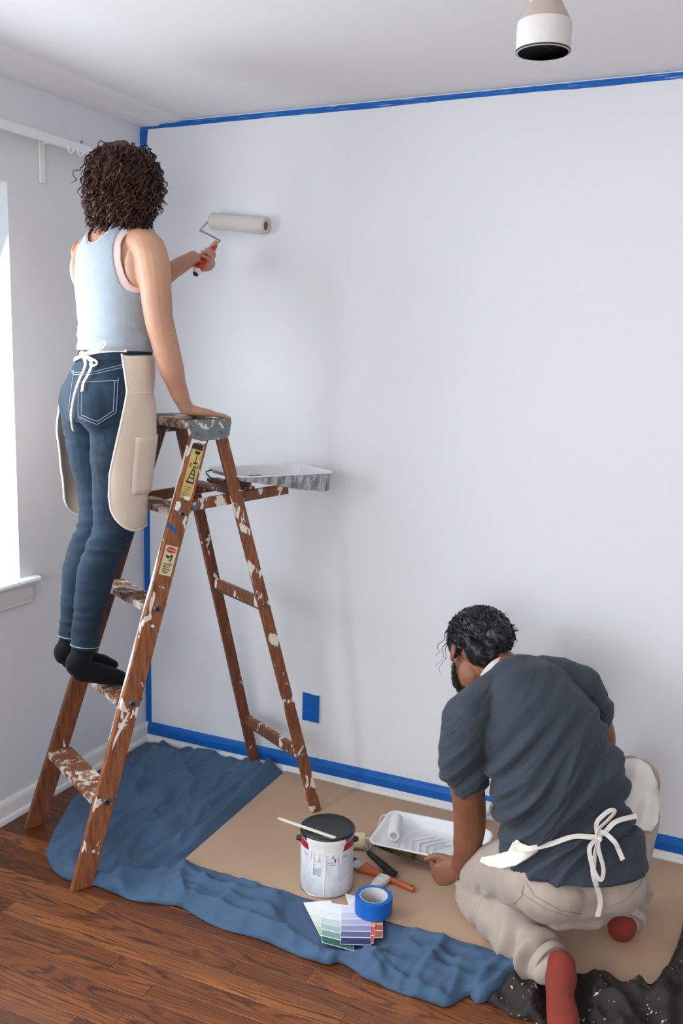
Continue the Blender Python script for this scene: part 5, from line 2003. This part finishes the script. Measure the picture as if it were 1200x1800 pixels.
# ---- apron: a canvas sheet round the front, tied behind
M_canvas = cloth_mat('cream_canvas', (216, 200, 182), .9, .06, 700, .25, .2)
M_bind = cloth_mat('apron_binding', (232, 222, 208), .9, .05, 700, .2, .2)
_ar = {}
def jean_r(phi, z):
    """how far the clothed hips reach in this direction, running maximum from the waist down"""
    key = (round(phi / 4) * 4, round(z, 2))
    if key not in _ar:
        t = math.radians(key[0])
        d = E1 * math.cos(t) - E2 * math.sin(t)
        best = 0.0
        zz = key[1]
        while zz < 1.69:
            c = lad(.225, 0, zz)
            h = BJ.ray_cast(c + d * .6, -d)
            if h[0] is not None: best = max(best, (h[0] - c).dot(d) - .13 * max(0, zz - key[1] - .06))
            zz += .02
        _ar[key] = best
    return _ar[key]
def apron_pt(phi, v):
    """phi degrees from the front, + to her right; v 0 waist .. 1 bottom"""
    z = 1.670 - .572 * v
    t = math.radians(phi)
    d = E1 * math.cos(t) - E2 * math.sin(t)
    k = (phi - math.floor(phi / 4) * 4) / 4
    p0 = math.floor(phi / 4) * 4
    zq0 = math.floor(z * 50) / 50
    kz = (z - zq0) * 50
    f = lambda a, b: jean_r(a, b)
    r = (f(p0, zq0) * (1 - k) + f(p0 + 4, zq0) * k) * (1 - kz) + (f(p0, zq0 + .02) * (1 - k) + f(p0 + 4, zq0 + .02) * k) * kz
    r = max(r, .10) + .010 + .010 * v
    p = lad(.225 - .022 * v * v, 0, z) + d * r
    return p + d * (.006 * v * math.sin(phi * .12 + v * 2.0) + .004 * noise.noise(V((phi * .03, v * 7, 2.2))) * (0.3 + v))
NU, NV = 90, 60
PH = 130
vs_ = []
def edge_right(v): return float(np.interp(v, [0, .3, .6, .85, 1], [103, 100, 108, 114, 114]))
def edge_left(v): return float(np.interp(v, [0, .3, .6, 1], [106, 124, 132, 130]))
def vmax(phi):       # rounded lower corners
    e = (PH - abs(phi)) / 42.0
    return 1.0 if e >= 1 else .80 + .20 * math.sqrt(max(0, 1 - (1 - e) ** 2))
for j in range(NV + 1):
    for i in range(NU + 1):
        phi = -PH + 2 * PH * i / NU
        ew = edge_right(j / NV) if phi > 0 else edge_left(j / NV)
        # the waist edge is narrower than the sweep below
        v = j / NV * vmax(phi)
        vs_.append(apron_pt(phi / PH * ew, v))
fs = [(j * (NU + 1) + i, j * (NU + 1) + i + 1, (j + 1) * (NU + 1) + i + 1, (j + 1) * (NU + 1) + i) for j in range(NV) for i in range(NU)]
ame = bpy.data.meshes.new('apron')
ame.from_pydata([tuple(q) for q in vs_], [], fs)
shade(ame, True)
apron = link_mesh('apron', ame, M_canvas, woman)
s = apron.modifiers.new('thickness', 'SOLIDIFY'); s.thickness = .002; s.offset = 0
edge = [j * (NU + 1) for j in range(NV + 1)] + [NV * (NU + 1) + i for i in range(1, NU + 1)] + [j * (NU + 1) + NU for j in range(NV - 1, -1, -1)]
MB().tube([vs_[i] for i in edge], .0036, 6).build('binding', M_bind, apron, smooth=True)
# pocket panels with their seams
def aline(pts): return [apron_pt(f, v) + (apron_pt(f, v) - lad(.225, 0, apron_pt(f, v).z)).normalized() * .002 for f, v in pts]
MB().tube(aline([(f, .25) for f in range(14, 99, 6)]), .0012, 5).build('seam', M_bind, apron, smooth=True)
def panel(v0, v1, f0, f1, name):
    m = MB()
    n1, n2 = 16, 10
    p = []
    for j in range(n2 + 1):
        for i in range(n1 + 1):
            f, v = f0 + (f1 - f0) * i / n1, v0 + (v1 - v0) * j / n2
            q = apron_pt(f, v)
            p.append(q + (q - lad(.225, 0, q.z)).normalized() * (.0035 + .003 * math.sin(math.pi * i / n1)))
    m.add(p, [(j * (n1 + 1) + i, j * (n1 + 1) + i + 1, (j + 1) * (n1 + 1) + i + 1, (j + 1) * (n1 + 1) + i) for j in range(n2) for i in range(n1)])
    o = m.build(name, M_canvas, apron, smooth=True)
    s = o.modifiers.new('thickness', 'SOLIDIFY'); s.thickness = .0022; s.offset = 0
panel(.48, .80, -10, 92, 'pocket')
# waist tie and bow
def tp(a, l, z): return lad(a, l, z)
rgb_ = []
def waist(phi, z, g=.016):
    a, w, db, df = wsm(z)
    t = math.radians(phi)
    c, s_ = math.cos(t), math.sin(t)
    dd = df if c > 0 else db
    p = lad(a + c * (dd + g), -s_ * (w + g), z)
    return p, (p - lad(a, 0, z)).normalized()
kn, kn_n = surf(BJ, 166, 623, .016)
kphi = 158
tl, nl = [], []
for phi, z in ((104, 1.654), (120, 1.654), (140, 1.650), (158, 1.643), (178, 1.632), (200, 1.622), (225, 1.618), (250, 1.625)):
    p, n_ = waist(phi, z)
    tl.append(p); nl.append(n_)
ribbon('tie', tl, .011, M_bind, apron, .003, nl)
kc, kn_ = waist(170, 1.640, .024)
side_ = kn_.cross(ZV).normalized()
m = MB(); ellipsoid(m, kc, side_ * .011, kn_ * .008, ZV * .010, 12, 8)
m.build('knot', M_bind, apron, smooth=True)
def bowpt(px, py, off=.02):
    return on_plane(px, py, kc + kn_ * off, kn_)
ribbon('bow_loop', [kc, bowpt(172, 612), bowpt(180, 603), bowpt(184, 600), bowpt(186, 605), bowpt(180, 612), bowpt(172, 618), kc], .006, M_bind, apron, .003)
ribbon('bow_loop', [kc, bowpt(162, 632, .012), bowpt(158, 640, .014), bowpt(164, 643, .014), bowpt(170, 636, .012), kc], .006, M_bind, apron, .003)
def hang(pts, off):
    out, nn = [kc], [kn_]
    for x, y in pts:
        q, n_ = surf(BJ, x, y, off)
        out.append(q); nn.append(n_)
    return out, nn
q, n_ = hang([(166, 640), (160, 660), (152, 676), (149, 690)], .012)
ribbon('tie_end', q, .010, M_bind, apron, .0025, n_)
q, n_ = hang([(155, 645), (143, 675), (136, 700), (131, 730), (132, 757)], .012)
ribbon('tie_end', q, .010, M_bind, apron, .0025, n_)

# ------------------------------------------------------------------ the roller in her hand
ra, rb = on_plane(372, 388, (0, -.034, 0), V((0, 1, 0))), on_plane(468, 397, (0, -.034, 0), V((0, 1, 0)))
roller = thing('paint_roller', rb.lerp(ra, .5), 'white paint roller with red handle pressed to the wall in the woman\'s hand', 'paint roller')
sleeve(roller, 'roller_sleeve', ra, rb, .0305, M_nap, M_core, 32)
ax_ = (rb - ra).normalized()
wc1 = on_plane(352, 405, ra, _f)
wc2 = at(387, 423, depth_of(ra.lerp(hB, .45)))
MB().tube(catmull([ra + ax_ * .05, ra - ax_ * .004, ra - ax_ * .012, wc1, wc1 + (wc2 - wc1) * .04], 3)[:-1] + catmull([wc1 + (wc2 - wc1) * .06, wc1.lerp(wc2, .5), wc2 - (wc2 - wc1) * .05, wc2, wc2.lerp(hB, .06)], 3)[:-1] + [wc2.lerp(hB, .1), hB, hB - Hd * .03], .0032, 8).build('wire_frame', M_chrome, roller, smooth=True)
P_ = [hA + Hd * s for s in (-.002, .004, .014, .016, .03, .06, .09, .115, (hB - hA).length - .02, (hB - hA).length - .004, (hB - hA).length + .004)]
MB().tube(P_[3:], [.0145, .0150, .0140, .0125, .0135, .0100, .0085, .0045], 14).build('handle', M_handlered, roller, smooth=True)
MB().tube(P_[:4], [.0110, .0145, .0150, .0148], 14).build('butt_cap', M_plastic, roller, smooth=True)
MB().lathe([(.010, -.003), (.010, .002), (0, .002)], hA - Hd * .001, Hd, 14).build('butt_hole', M_boltd, roller, smooth=True)
# ------------------------------------------------------------------ the kneeling man
man = thing('person', on_z(1000, 1640, 0.006), 'person in dark grey T-shirt and khaki trousers kneeling on the cardboard beside the tray', 'person')
M_skinm = skin_mat('skin_brown', (142, 94, 68), (120, 76, 54), (146, 86, 62), .48)
M_tee = Mat('charcoal_jersey', (56, 63, 72), .8, spec=.25)
co = M_tee.coord()
M_tee.base(M_tee.mix(M_tee.noise(co, 5, 4), rgb(44, 51, 59), rgb(58, 66, 76)))
M_tee.bump(M_tee.noise(co, 800, 2), .15, .0006)
_sp = (at(898, 1185, 2.76) - at(1012, 1545, 2.60)).normalized()
_lt = (at(1022, 1212, 2.76) - at(818, 1266, 2.60)).normalized()
_ts = (_lt * math.cos(math.radians(56)) - _sp * math.sin(math.radians(56))) * 34
_tt = (_lt * math.sin(math.radians(56)) + _sp * math.cos(math.radians(56))) * 6
_tc = M_tee.n('ShaderNodeTexCoord')
_cb = M_tee.n('ShaderNodeCombineXYZ')
for _k, _v in enumerate((_ts, _tt)):
    _d = M_tee.n('ShaderNodeVectorMath', operation='DOT_PRODUCT')
    M_tee.l(_tc.outputs['Object'], _d.inputs[0])
    _d.inputs[1].default_value = _v
    M_tee.l(_d.outputs['Value'], _cb.inputs[_k])
M_tee.bump(M_tee.noise(_cb.outputs[0], 1.0, 3, .5, .6), .55, .012)
M_tee.set('Sheen Weight', .08)
M_tee = M_tee.m
M_khaki = cloth_mat('khaki_twill', (166, 152, 140), .85, .06, 800, .2, .2)
M_rsock = cloth_mat('rust_red_knit', (128, 54, 43), .9, .10, 420, .35, .03)
M_apr = cloth_mat('white_cotton', (232, 226, 216), .9, .05, 700, .2, .2)

def mp(T): return [at(x, y, d) for x, y, d, *_ in T]
LSh, RSh = at(818, 1266, 2.60), at(1022, 1212, 2.76)
latS = (RSh - LSh).normalized()
latP = V((.83, .55, -.02)).normalized()
SP = [(1012, 1545, 2.60), (1008, 1490, 2.60), (992, 1425, 2.60), (972, 1350, 2.60), (948, 1280, 2.64), (925, 1222, 2.70), (898, 1185, 2.76)]
SW = [.160, .160, .158, .168, .172, .130, .066]
SD = [.118, .112, .104, .108, .112, .092, .060]
def torso(mb, grow=0.0, k0=0, k1=len(SP), fl=1.0, seg=6):
    P = catmull(mp(SP), seg)
    W_ = lerp_list(SW, seg); D_ = lerp_list(SD, seg)
    rg, cs = [], []
    n = len(P)
    for i in range(int(k0 * seg), min(n, int(k1 * seg) + 1)):
        t = (P[min(i + 1, n - 1)] - P[max(i - 1, 0)]).normalized()
        u = i / (n - 1)
        lt = latP.lerp(latS, min(1, u / .7))
        lt = (lt - t * lt.dot(t)).normalized()
        dp = t.cross(lt)
        g = grow
        rg.append(ering(P[i], lt * (W_[i] + g), dp * (D_[i] + g), 28, 2.3)); cs.append(P[i])
    mb.rings(round_ends(rg, cs))
LA = [(822, 1268, 2.605, .060), (816, 1310, 2.63, .058), (819, 1365, 2.68, .051), (824, 1410, 2.72, .0485), (825, 1450, 2.76, .0475), (822, 1478, 2.79, .044), (818, 1500, 2.83, .037), (812, 1518, 2.86, .0310)]
RA2 = [(1018, 1215, 2.76, .060), (1040, 1262, 2.84, .054), (1054, 1305, 2.90, .047), (1030, 1332, 2.98, .042), (985, 1345, 3.02, .032), (960, 1350, 3.03, .027)]
mb_ = MB()
torso(mb_, -.010)
limb(mb_, mp(LA), [r for *_, r in LA], _f)
limb(mb_, mp(RA2), [r for *_, r in RA2], _u)
limb(mb_, [at(905, 1200, 2.74), at(885, 1180, 2.79), at(866, 1162, 2.83)], [.064, .058, .058], _f)
# shoulders
limb(mb_, [at(895, 1195, 2.75), at(850, 1235, 2.67), LSh], [.055, .056, .058], _f)
limb(mb_, [at(915, 1190, 2.76), at(970, 1195, 2.76), RSh], [.055, .060, .060], _f)
# head, tipped down towards the tray
MHC = at(840, 1150, 2.87)
mf = (_f * .84 - _r * .22 - _u * .50).normalized()
mu = (_u * .80 + _r * .22 + _f * .45)
LHm, hrt, hfw_, hup = head(mb_, MHC, mf, mu, 1.0, False)
# legs
K = on_z(842, 1560, .082)
Lan = on_z(962, 1694, .062)
LLm = [at(945, 1535, 2.555), at(895, 1530, 2.70), K, on_z(880, 1612, .078), on_z(925, 1660, .070), Lan]
LLr = [.105, .092, .076, .074, .068, .060]
RKn = V((2.062, -.345, .415))
RLm = [at(1062, 1535, 2.62), at(1098, 1452, 2.80), RKn]
RLr = [.108, .092, .074]
RSm = [RKn, at(1108, 1470, 2.88), at(1102, 1550, 2.83), at(1096, 1612, 2.76)]
RSr = [.074, .070, .064, .060]
limb(mb_, LLm, [r - .034 for r in LLr], ZV)
limb(mb_, RLm, [r - .030 for r in RLr], _r)
limb(mb_, RSm, [r - .030 for r in RSr], _r)
# feet
lf = [on_z(966, 1690, .070), on_z(984, 1712, .066), on_z(984, 1750, .050), on_z(990, 1795, .036), on_z(996, 1838, .024)]
limb(mb_, lf, [.032, .034, .033, .034, .020], ZV, [1, 1, .9, .72, .7])
rf = [at(1096, 1622, 2.74), on_z(1092, 1634, .034), on_z(1086, 1612, .032), on_z(1072, 1572, .028), on_z(1062, 1545, .022)]
limb(mb_, rf[:2], [.034, .032], _r)
limb(mb_, rf[1:], [.032, .032, .030, .018], ZV, [1, .95, .8, .75])
# left hand: fist closed on the tray's edge
Wm = at(815, 1521, 2.862)
fwd_m = (at(772, 1536, 2.875) - Wm).normalized()
up_m = (_u * .75 - _f * .45)
tipsM, nM = hand(mb_, Wm, -_r * .80 - _u * .42 + _f * .25, (_u * .85 - _r * .25 + _f * .15), True, ((46, 92, 65), (50, 92, 65), (54, 92, 65), (58, 92, 65)), scale=.95, thumb=(20, 20, 15), spread=2, thumb_dir=(-_r * .75 + _u * .1 + _f * .65))
# right hand, out of sight in front of him
Wr2 = at(960, 1350, 3.03)
hand(mb_, Wr2, (-_r * .9 - _u * .3), (_f * .3 + _u * .8), False, ((30, 40, 30),) * 4, scale=1.0)
man_me = fuse(mb_, .0045, 3, .5)
link_mesh('body', man_me, M_skinm, man)
eyes(man, LHm, 1.0)

# ---- trousers
tm = MB()
torso(tm, .006, 0, 1.1)
limb(tm, LLm, LLr, ZV, None, 6, 22)
limb(tm, RLm, RLr, _r, None, 6, 22)
limb(tm, RSm, RSr, _r, None, 6, 22)
ellipsoid(tm, at(964, 1560, 2.535), latP * .104, V((-latP.y, latP.x, 0)) * .100, ZV * .088)
ellipsoid(tm, at(1070, 1548, 2.585), latP * .100, V((-latP.y, latP.x, 0)) * .100, ZV * .088)
tr_me = fuse(tm, .006, 6, .5)
shinL = (Lan - K).normalized()
def tr_wr(co, no):
    # gathers along the lower left leg and behind the knee
    rel = co - np.array(K)
    s = rel @ np.array(shinL)
    low = (co[:, 2] < .17)
    w = np.where(low, np.clip((s - .06) / .20, 0, 1) * 1.5, 0) + .30
    q = co.copy()
    u = (co @ np.array(shinL)) * 30 + 2.0 * nz(co, 9, 2)
    fold = np.abs(np.sin(u * 1.15)) ** 1.6 - .5
    kn = np.exp(-(np.linalg.norm(co - np.array(K), axis=1) / .13) ** 2)
    return w * .0190 * fold * np.clip(nz(co, 11, 6) + .7, 0, 1.4) + .004 * nz(co, 14, 3) * (.5 + kn)
displace(tr_me, tr_wr)
pants = link_mesh('trousers', tr_me, M_khaki, man)
_t = tr_me.copy(); _t.transform(Matrix.Translation(world_loc(pants)))
BP = bvh_of(_t)
M_kthread = plain('khaki_thread', (150, 130, 112), .8)
for pl in ([(925, 1552), (940, 1575), (985, 1600), (1020, 1606)], [(915, 1568), (960, 1598), (1000, 1611)], [(1132, 1520), (1125, 1555), (1100, 1580), (1065, 1597)], [(920, 1556), (917, 1575), (899, 1592)]):
    stitch('seam', BP, pl, M_kthread, pants, .0010, .0012)
# turned hems
for c, ax, r in ((Lan, (on_z(925, 1660, .070) - Lan), .061), (RSm[-1], RSm[-2] - RSm[-1], .061)):
    ax = ax.normalized()
    MB().lathe([(r - .012, -.010), (r + .000, -.012), (r + .0035, -.004), (r + .002, .010), (r - .012, .010), (r - .012, -.010)], c, ax, 32).build('hem', M_khaki, pants, smooth=True)
# ---- socks
sk = MB()
limb(sk, lf, [.040, .043, .036, .041, .027], ZV, [1, 1, .92, .78, .75])
limb(sk, [Lan, lf[0]], [.042, .040], ZV)
ellipsoid(sk, on_z(985, 1700, .082), V((.040, 0, 0)), V((0, .040, 0)), V((0, 0, .044)))
skm = fuse(sk, .0045, 5)
displace(skm, lambda co, no: .0016 * nz(co * np.array([1, 2.5, 1]), 18))
link_mesh('sock', skm, M_rsock, man)
sk = MB()
limb(sk, rf[:2], [.040, .038], _r)
limb(sk, rf[1:], [.038, .038, .035, .022], ZV, [1, .95, .82, .78])
link_mesh('sock', fuse(sk, .0045, 4), M_rsock, man)

# ---- T-shirt
sh = MB()
torso(sh, .010, 1.5, 5.6)
limb(sh, [at(895, 1197, 2.75), at(850, 1237, 2.67), LSh], [.062, .066, .070], _f)
limb(sh, [at(918, 1192, 2.76), at(970, 1195, 2.76), RSh], [.062, .069, .070], _f)
limb(sh, mp(LA[:1]) + [at(816, 1310, 2.63), at(818, 1342, 2.660), at(820, 1360, 2.676)], [.070, .070, .066, .063], _f)
limb(sh, mp(RA2[:1]) + [at(1038, 1250, 2.81)], [.070, .066], _f)
# the loose hem below the tie
P0, P1 = at(1014, 1508, 2.58), at(1006, 1450, 2.60)
rgh = []
for t in np.linspace(0, 1, 7):
    c = P0.lerp(P1, t)
    g = .026 * (1 - t) ** 1.2
    rgh.append(ering(c, latP * (.168 + g), V((-latP.y, latP.x, 0)) * (.122 + g), 32, 2.2))
sh.rings(rgh)
tee_me = fuse(sh, .0052, 5, .5)
latn = np.array((latS + latP).normalized())
spn = np.array((at(898, 1185, 2.76) - at(1012, 1545, 2.60)).normalized())
pc = np.array(at(970, 1360, 2.6))
def tee_wr(co, no):
    rel = co - pc
    u, v = rel @ latn, rel @ spn          # across (+ right), along the spine (+ up)
    # diagonal drag lines from the lower left to the right shoulder
    th = math.radians(56)
    s = u * math.cos(th) - v * math.sin(th)
    t = u * math.sin(th) + v * math.cos(th)
    q = np.stack([s * 17, t * 3.4, np.zeros_like(s)], 1)
    warp = np.array([noise.noise(V((a * .35, b * .9, 4.4))) for a, b in zip(q[:, 0], q[:, 1])])
    n1 = np.array([noise.noise(V((a + 1.3 * w, b, 1.7))) for a, b, w in zip(q[:, 0], q[:, 1], warp)])
    n2 = np.array([noise.noise(V((a * 2.1 + w, b * 1.5, 7.7))) for a, b, w in zip(q[:, 0], q[:, 1], warp)])
    ridge = (1 - 2.3 * np.abs(n1)) * .0230 + (1 - 2.3 * np.abs(n2)) * .0100
    # calmer over the shoulder blades, strongest at the waist and left flank
    k = np.clip(.95 - (v + .02) / .22, .12, 1.0) * np.clip((v + .30) / .10, .25, 1) + .35 * np.exp(-((u + .13) / .06) ** 2 - ((v - .02) / .10) ** 2)
    return ridge * k
displace(tee_me, tee_wr)
sm = bmesh.new(); sm.from_mesh(tee_me)
bmesh.ops.smooth_vert(sm, verts=sm.verts, factor=.5, use_axis_x=True, use_axis_y=True, use_axis_z=True)
sm.to_mesh(tee_me); sm.free(); shade(tee_me, True)
tee = link_mesh('t_shirt', tee_me, M_tee, man)
_t2 = tee_me.copy(); _t2.transform(Matrix.Translation(world_loc(tee)))
BS = bvh_of(_t2)
BA = bvh_of(_t, _t2)
# sleeve hem
c = at(820, 1362, 2.68); ax = (at(819, 1342, 2.664) - c).normalized()
MB().lathe([(.050, -.010), (.060, -.010), (.0630, -.004), (.0635, .012), (.058, .013), (.050, -.010)], c, ax, 32).build('sleeve_hem', M_tee, tee, smooth=True)
# collar band at the nape
q = [surf(BS, x, y, .002) for x, y in ((862, 1176), (878, 1164), (900, 1156), (922, 1154))]

# ---- hair
MH = [(LHm(-.006, -.008, .052), (.095, .110, .089), (hrt, hfw_, hup))]
bunc = at(877, 1118, 2.79)
MH.append((bunc, (.042, .045, .047), (hrt, hfw_, hup)))
hm2 = MB()
for c, rd, A in MH:
    ellipsoid(hm2, c, A[0] * rd[0], A[1] * rd[1], A[2] * rd[2], 26, 18)
ellipsoid(hm2, LHm(0, -.070, -.020), hrt * .060, hfw_ * .040, hup * .050)
hme2 = fuse(hm2, .005, 3)
hl = np.array(hfw_)
displace(hme2, lambda co, no: .0055 * (1 - 2.3 * np.abs(nz(co, 34, 1.0))) + .003 * nz(co, 80, 2.0))
M_hairm = hair_mat('black_hair', (13, 12, 13), (34, 33, 36), .34)
mh = link_mesh('hair', hme2, M_hairm, man)
lk = MB()
rnd_ = random.Random(8)
cc, rr0, AA = MH[0]
n_ok = 0
while n_ok < 520:
    u = V((rnd_.gauss(0, 1), rnd_.gauss(0, 1), rnd_.gauss(0, 1))).normalized()
    on_bun = n_ok > 360
    c, rd, A = MH[1] if on_bun else MH[0]
    p = c + A[0] * (u.x * rd[0]) + A[1] * (u.y * rd[1]) + A[2] * (u.z * rd[2])
    if not on_bun and u.y > .55 and u.z < .35: continue
    if not on_bun and u.z < -.55: continue
    out = (p - c).normalized()
    # swept back towards the bun
    tow = (bunc - p).normalized()
    dn = (tow - out * tow.dot(out)).normalized() if not on_bun else (out.cross(hfw_)).normalized()
    curl(lk, p - out * .003, dn * 1.0 + out * .03, [(a, tuple(x + .002 for x in b), q_) for a, b, q_ in MH], rnd_.uniform(.045, .085), rnd_.uniform(.003, .0065), rnd_.uniform(1.2, 2.6), rnd_.uniform(.0016, .0032), rnd_, down=dn, n=16, drift=.5, hug=True)
    n_ok += 1
# loose strands by the face and at the bun
for x0, y0, x1, y1 in ((790, 1108, 770, 1172), (788, 1104, 764, 1152), (792, 1114, 772, 1186)):
    a, b = at(x0, y0, 2.84), at(x1, y1, 2.86)
    pts = []
    for i in range(26):
        t = i / 25
        pts.append(a.lerp(b, t) + _r * (.006 * math.sin(t * 13 + x0)) * (.4 + t) + _f * (.005 * math.cos(t * 11)))
    lk.tube(pts, [.0016 * (1 - .7 * i / 25) for i in range(26)], 4)
for k in range(90):
    u = V((rnd_.gauss(0, 1), rnd_.gauss(0, 1), rnd_.gauss(0, 1))).normalized()
    if u.z < -.1 or (u.y > .6 and u.z < .3): continue
    p = cc + AA[0] * (u.x * rr0[0]) + AA[1] * (u.y * rr0[1]) + AA[2] * (u.z * rr0[2])
    o_ = (p - cc).normalized()
    curl(lk, p - o_ * .002, o_ * .5 + V((rnd_.uniform(-1, 1), rnd_.uniform(-1, 1), rnd_.uniform(-1, 1))) * .7, [], rnd_.uniform(.012, .030), .004, 1.4, .0009, rnd_, n=12, drift=.3)
for k in range(26):
    u = V((rnd_.gauss(0, 1), rnd_.gauss(0, 1), rnd_.gauss(0, 1))).normalized()
    c, rd, A = MH[1]
    p = c + A[0] * (u.x * rd[0]) + A[1] * (u.y * rd[1]) + A[2] * (u.z * rd[2])
    curl(lk, p, (p - c), [], rnd_.uniform(.012, .028), .005, 1.6, .0010, rnd_, n=14, drift=.4)
lo2 = lk.build('curled_locks', M_hairm, mh, smooth=True)
lo2['kind'] = 'stuff'
# beard
bd = MB()
ellipsoid(bd, LHm(0, .052, -.086), hrt * .042, hfw_ * .040, hup * .032)
for x in (-1, 1):
    limb(bd, [LHm(x * .066, .006, -.048), LHm(x * .058, .022, -.078), LHm(x * .038, .044, -.096)], [.005, .009, .015], hup)
bdm = fuse(bd, .0045, 3)
displace(bdm, lambda co, no: .003 * nz(co, 90))
link_mesh('beard', bdm, plain('beard_hair', (22, 19, 18), .85, bump=.4, bscale=300), man)

# ---- white apron: bib strap, waist tie with bow, cloth over the thighs
ap_ = patch('apron', BP, [(1084, 1350), (1100, 1334), (1122, 1333), (1142, 1346), (1154, 1374), (1159, 1412), (1156, 1446), (1144, 1462), (1126, 1460), (1112, 1468), (1104, 1440), (1094, 1412), (1082, 1384)], .012, M_apr, man, 4, .002, lambda x, y: .008 + .007 * math.sin(x * .16 + y * .05) + .009 * noise.noise(V((x * .04, y * .04, 3))), 8)
patch('apron_skirt', BA, [(908, 1476), (900, 1482), (897, 1488), (893, 1496), (868, 1503), (846, 1507), (843, 1515), (858, 1523), (880, 1527), (905, 1522), (926, 1510), (946, 1496), (930, 1488), (915, 1482)], .008, M_apr, ap_, 4, .002, lambda x, y: .004 + .004 * noise.noise(V((x * .06, y * .06, 1))), 12)
stp_ = [at(848, 1190, 2.725), at(858, 1176, 2.735), at(872, 1164, 2.745), at(890, 1157, 2.77)]
ribbon('neck_strap', stp_, .018, M_apr, ap_, .002)
tie = [surf(BS, x, y, .014) for x, y in ((905, 1486), (935, 1490), (970, 1486), (1010, 1476), (1045, 1464), (1080, 1450), (1110, 1437))]
ribbon('tie', [q for q, n_ in tie], .013, M_apr, ap_, .003, [n_ for q, n_ in tie])
kq, kn2 = surf(BS, 1042, 1467, .016)
m = MB(); ellipsoid(m, kq, _r * .010, kn2 * .009, _u * .011, 12, 8)
m.build('knot', M_apr, ap_, smooth=True)
def bp(x, y, off): return on_plane(x, y, kq + kn2 * off, (kn2 * .5 - _f * .5).normalized())
ribbon('bow_loop', [kq, bp(1048, 1448, .022), bp(1060, 1433, .03), bp(1074, 1424, .03), bp(1080, 1428, .028), bp(1068, 1442, .024), bp(1052, 1458, .016), kq], .011, M_apr, ap_, .003)
ribbon('bow_loop', [kq, bp(1036, 1490, .03), bp(1040, 1520, .045), bp(1050, 1543, .055), bp(1058, 1544, .055), bp(1060, 1525, .045), bp(1052, 1495, .03), kq], .011, M_apr, ap_, .003)
e1_ = [surf(BA, x, y, .018) for x, y in ((1058, 1468), (1072, 1480), (1082, 1497), (1088, 1513))]
ribbon('tie_end', [kq] + [q for q, n_ in e1_], .013, M_apr, ap_, .0025, [kn2] + [n_ for q, n_ in e1_])
e2_ = [surf(BA, x, y, .022) for x, y in ((1036, 1500), (1040, 1540), (1048, 1575), (1044, 1602))]
ribbon('tie_end', [kq] + [q for q, n_ in e2_], .013, M_apr, ap_, .0025, [kn2] + [n_ for q, n_ in e2_])
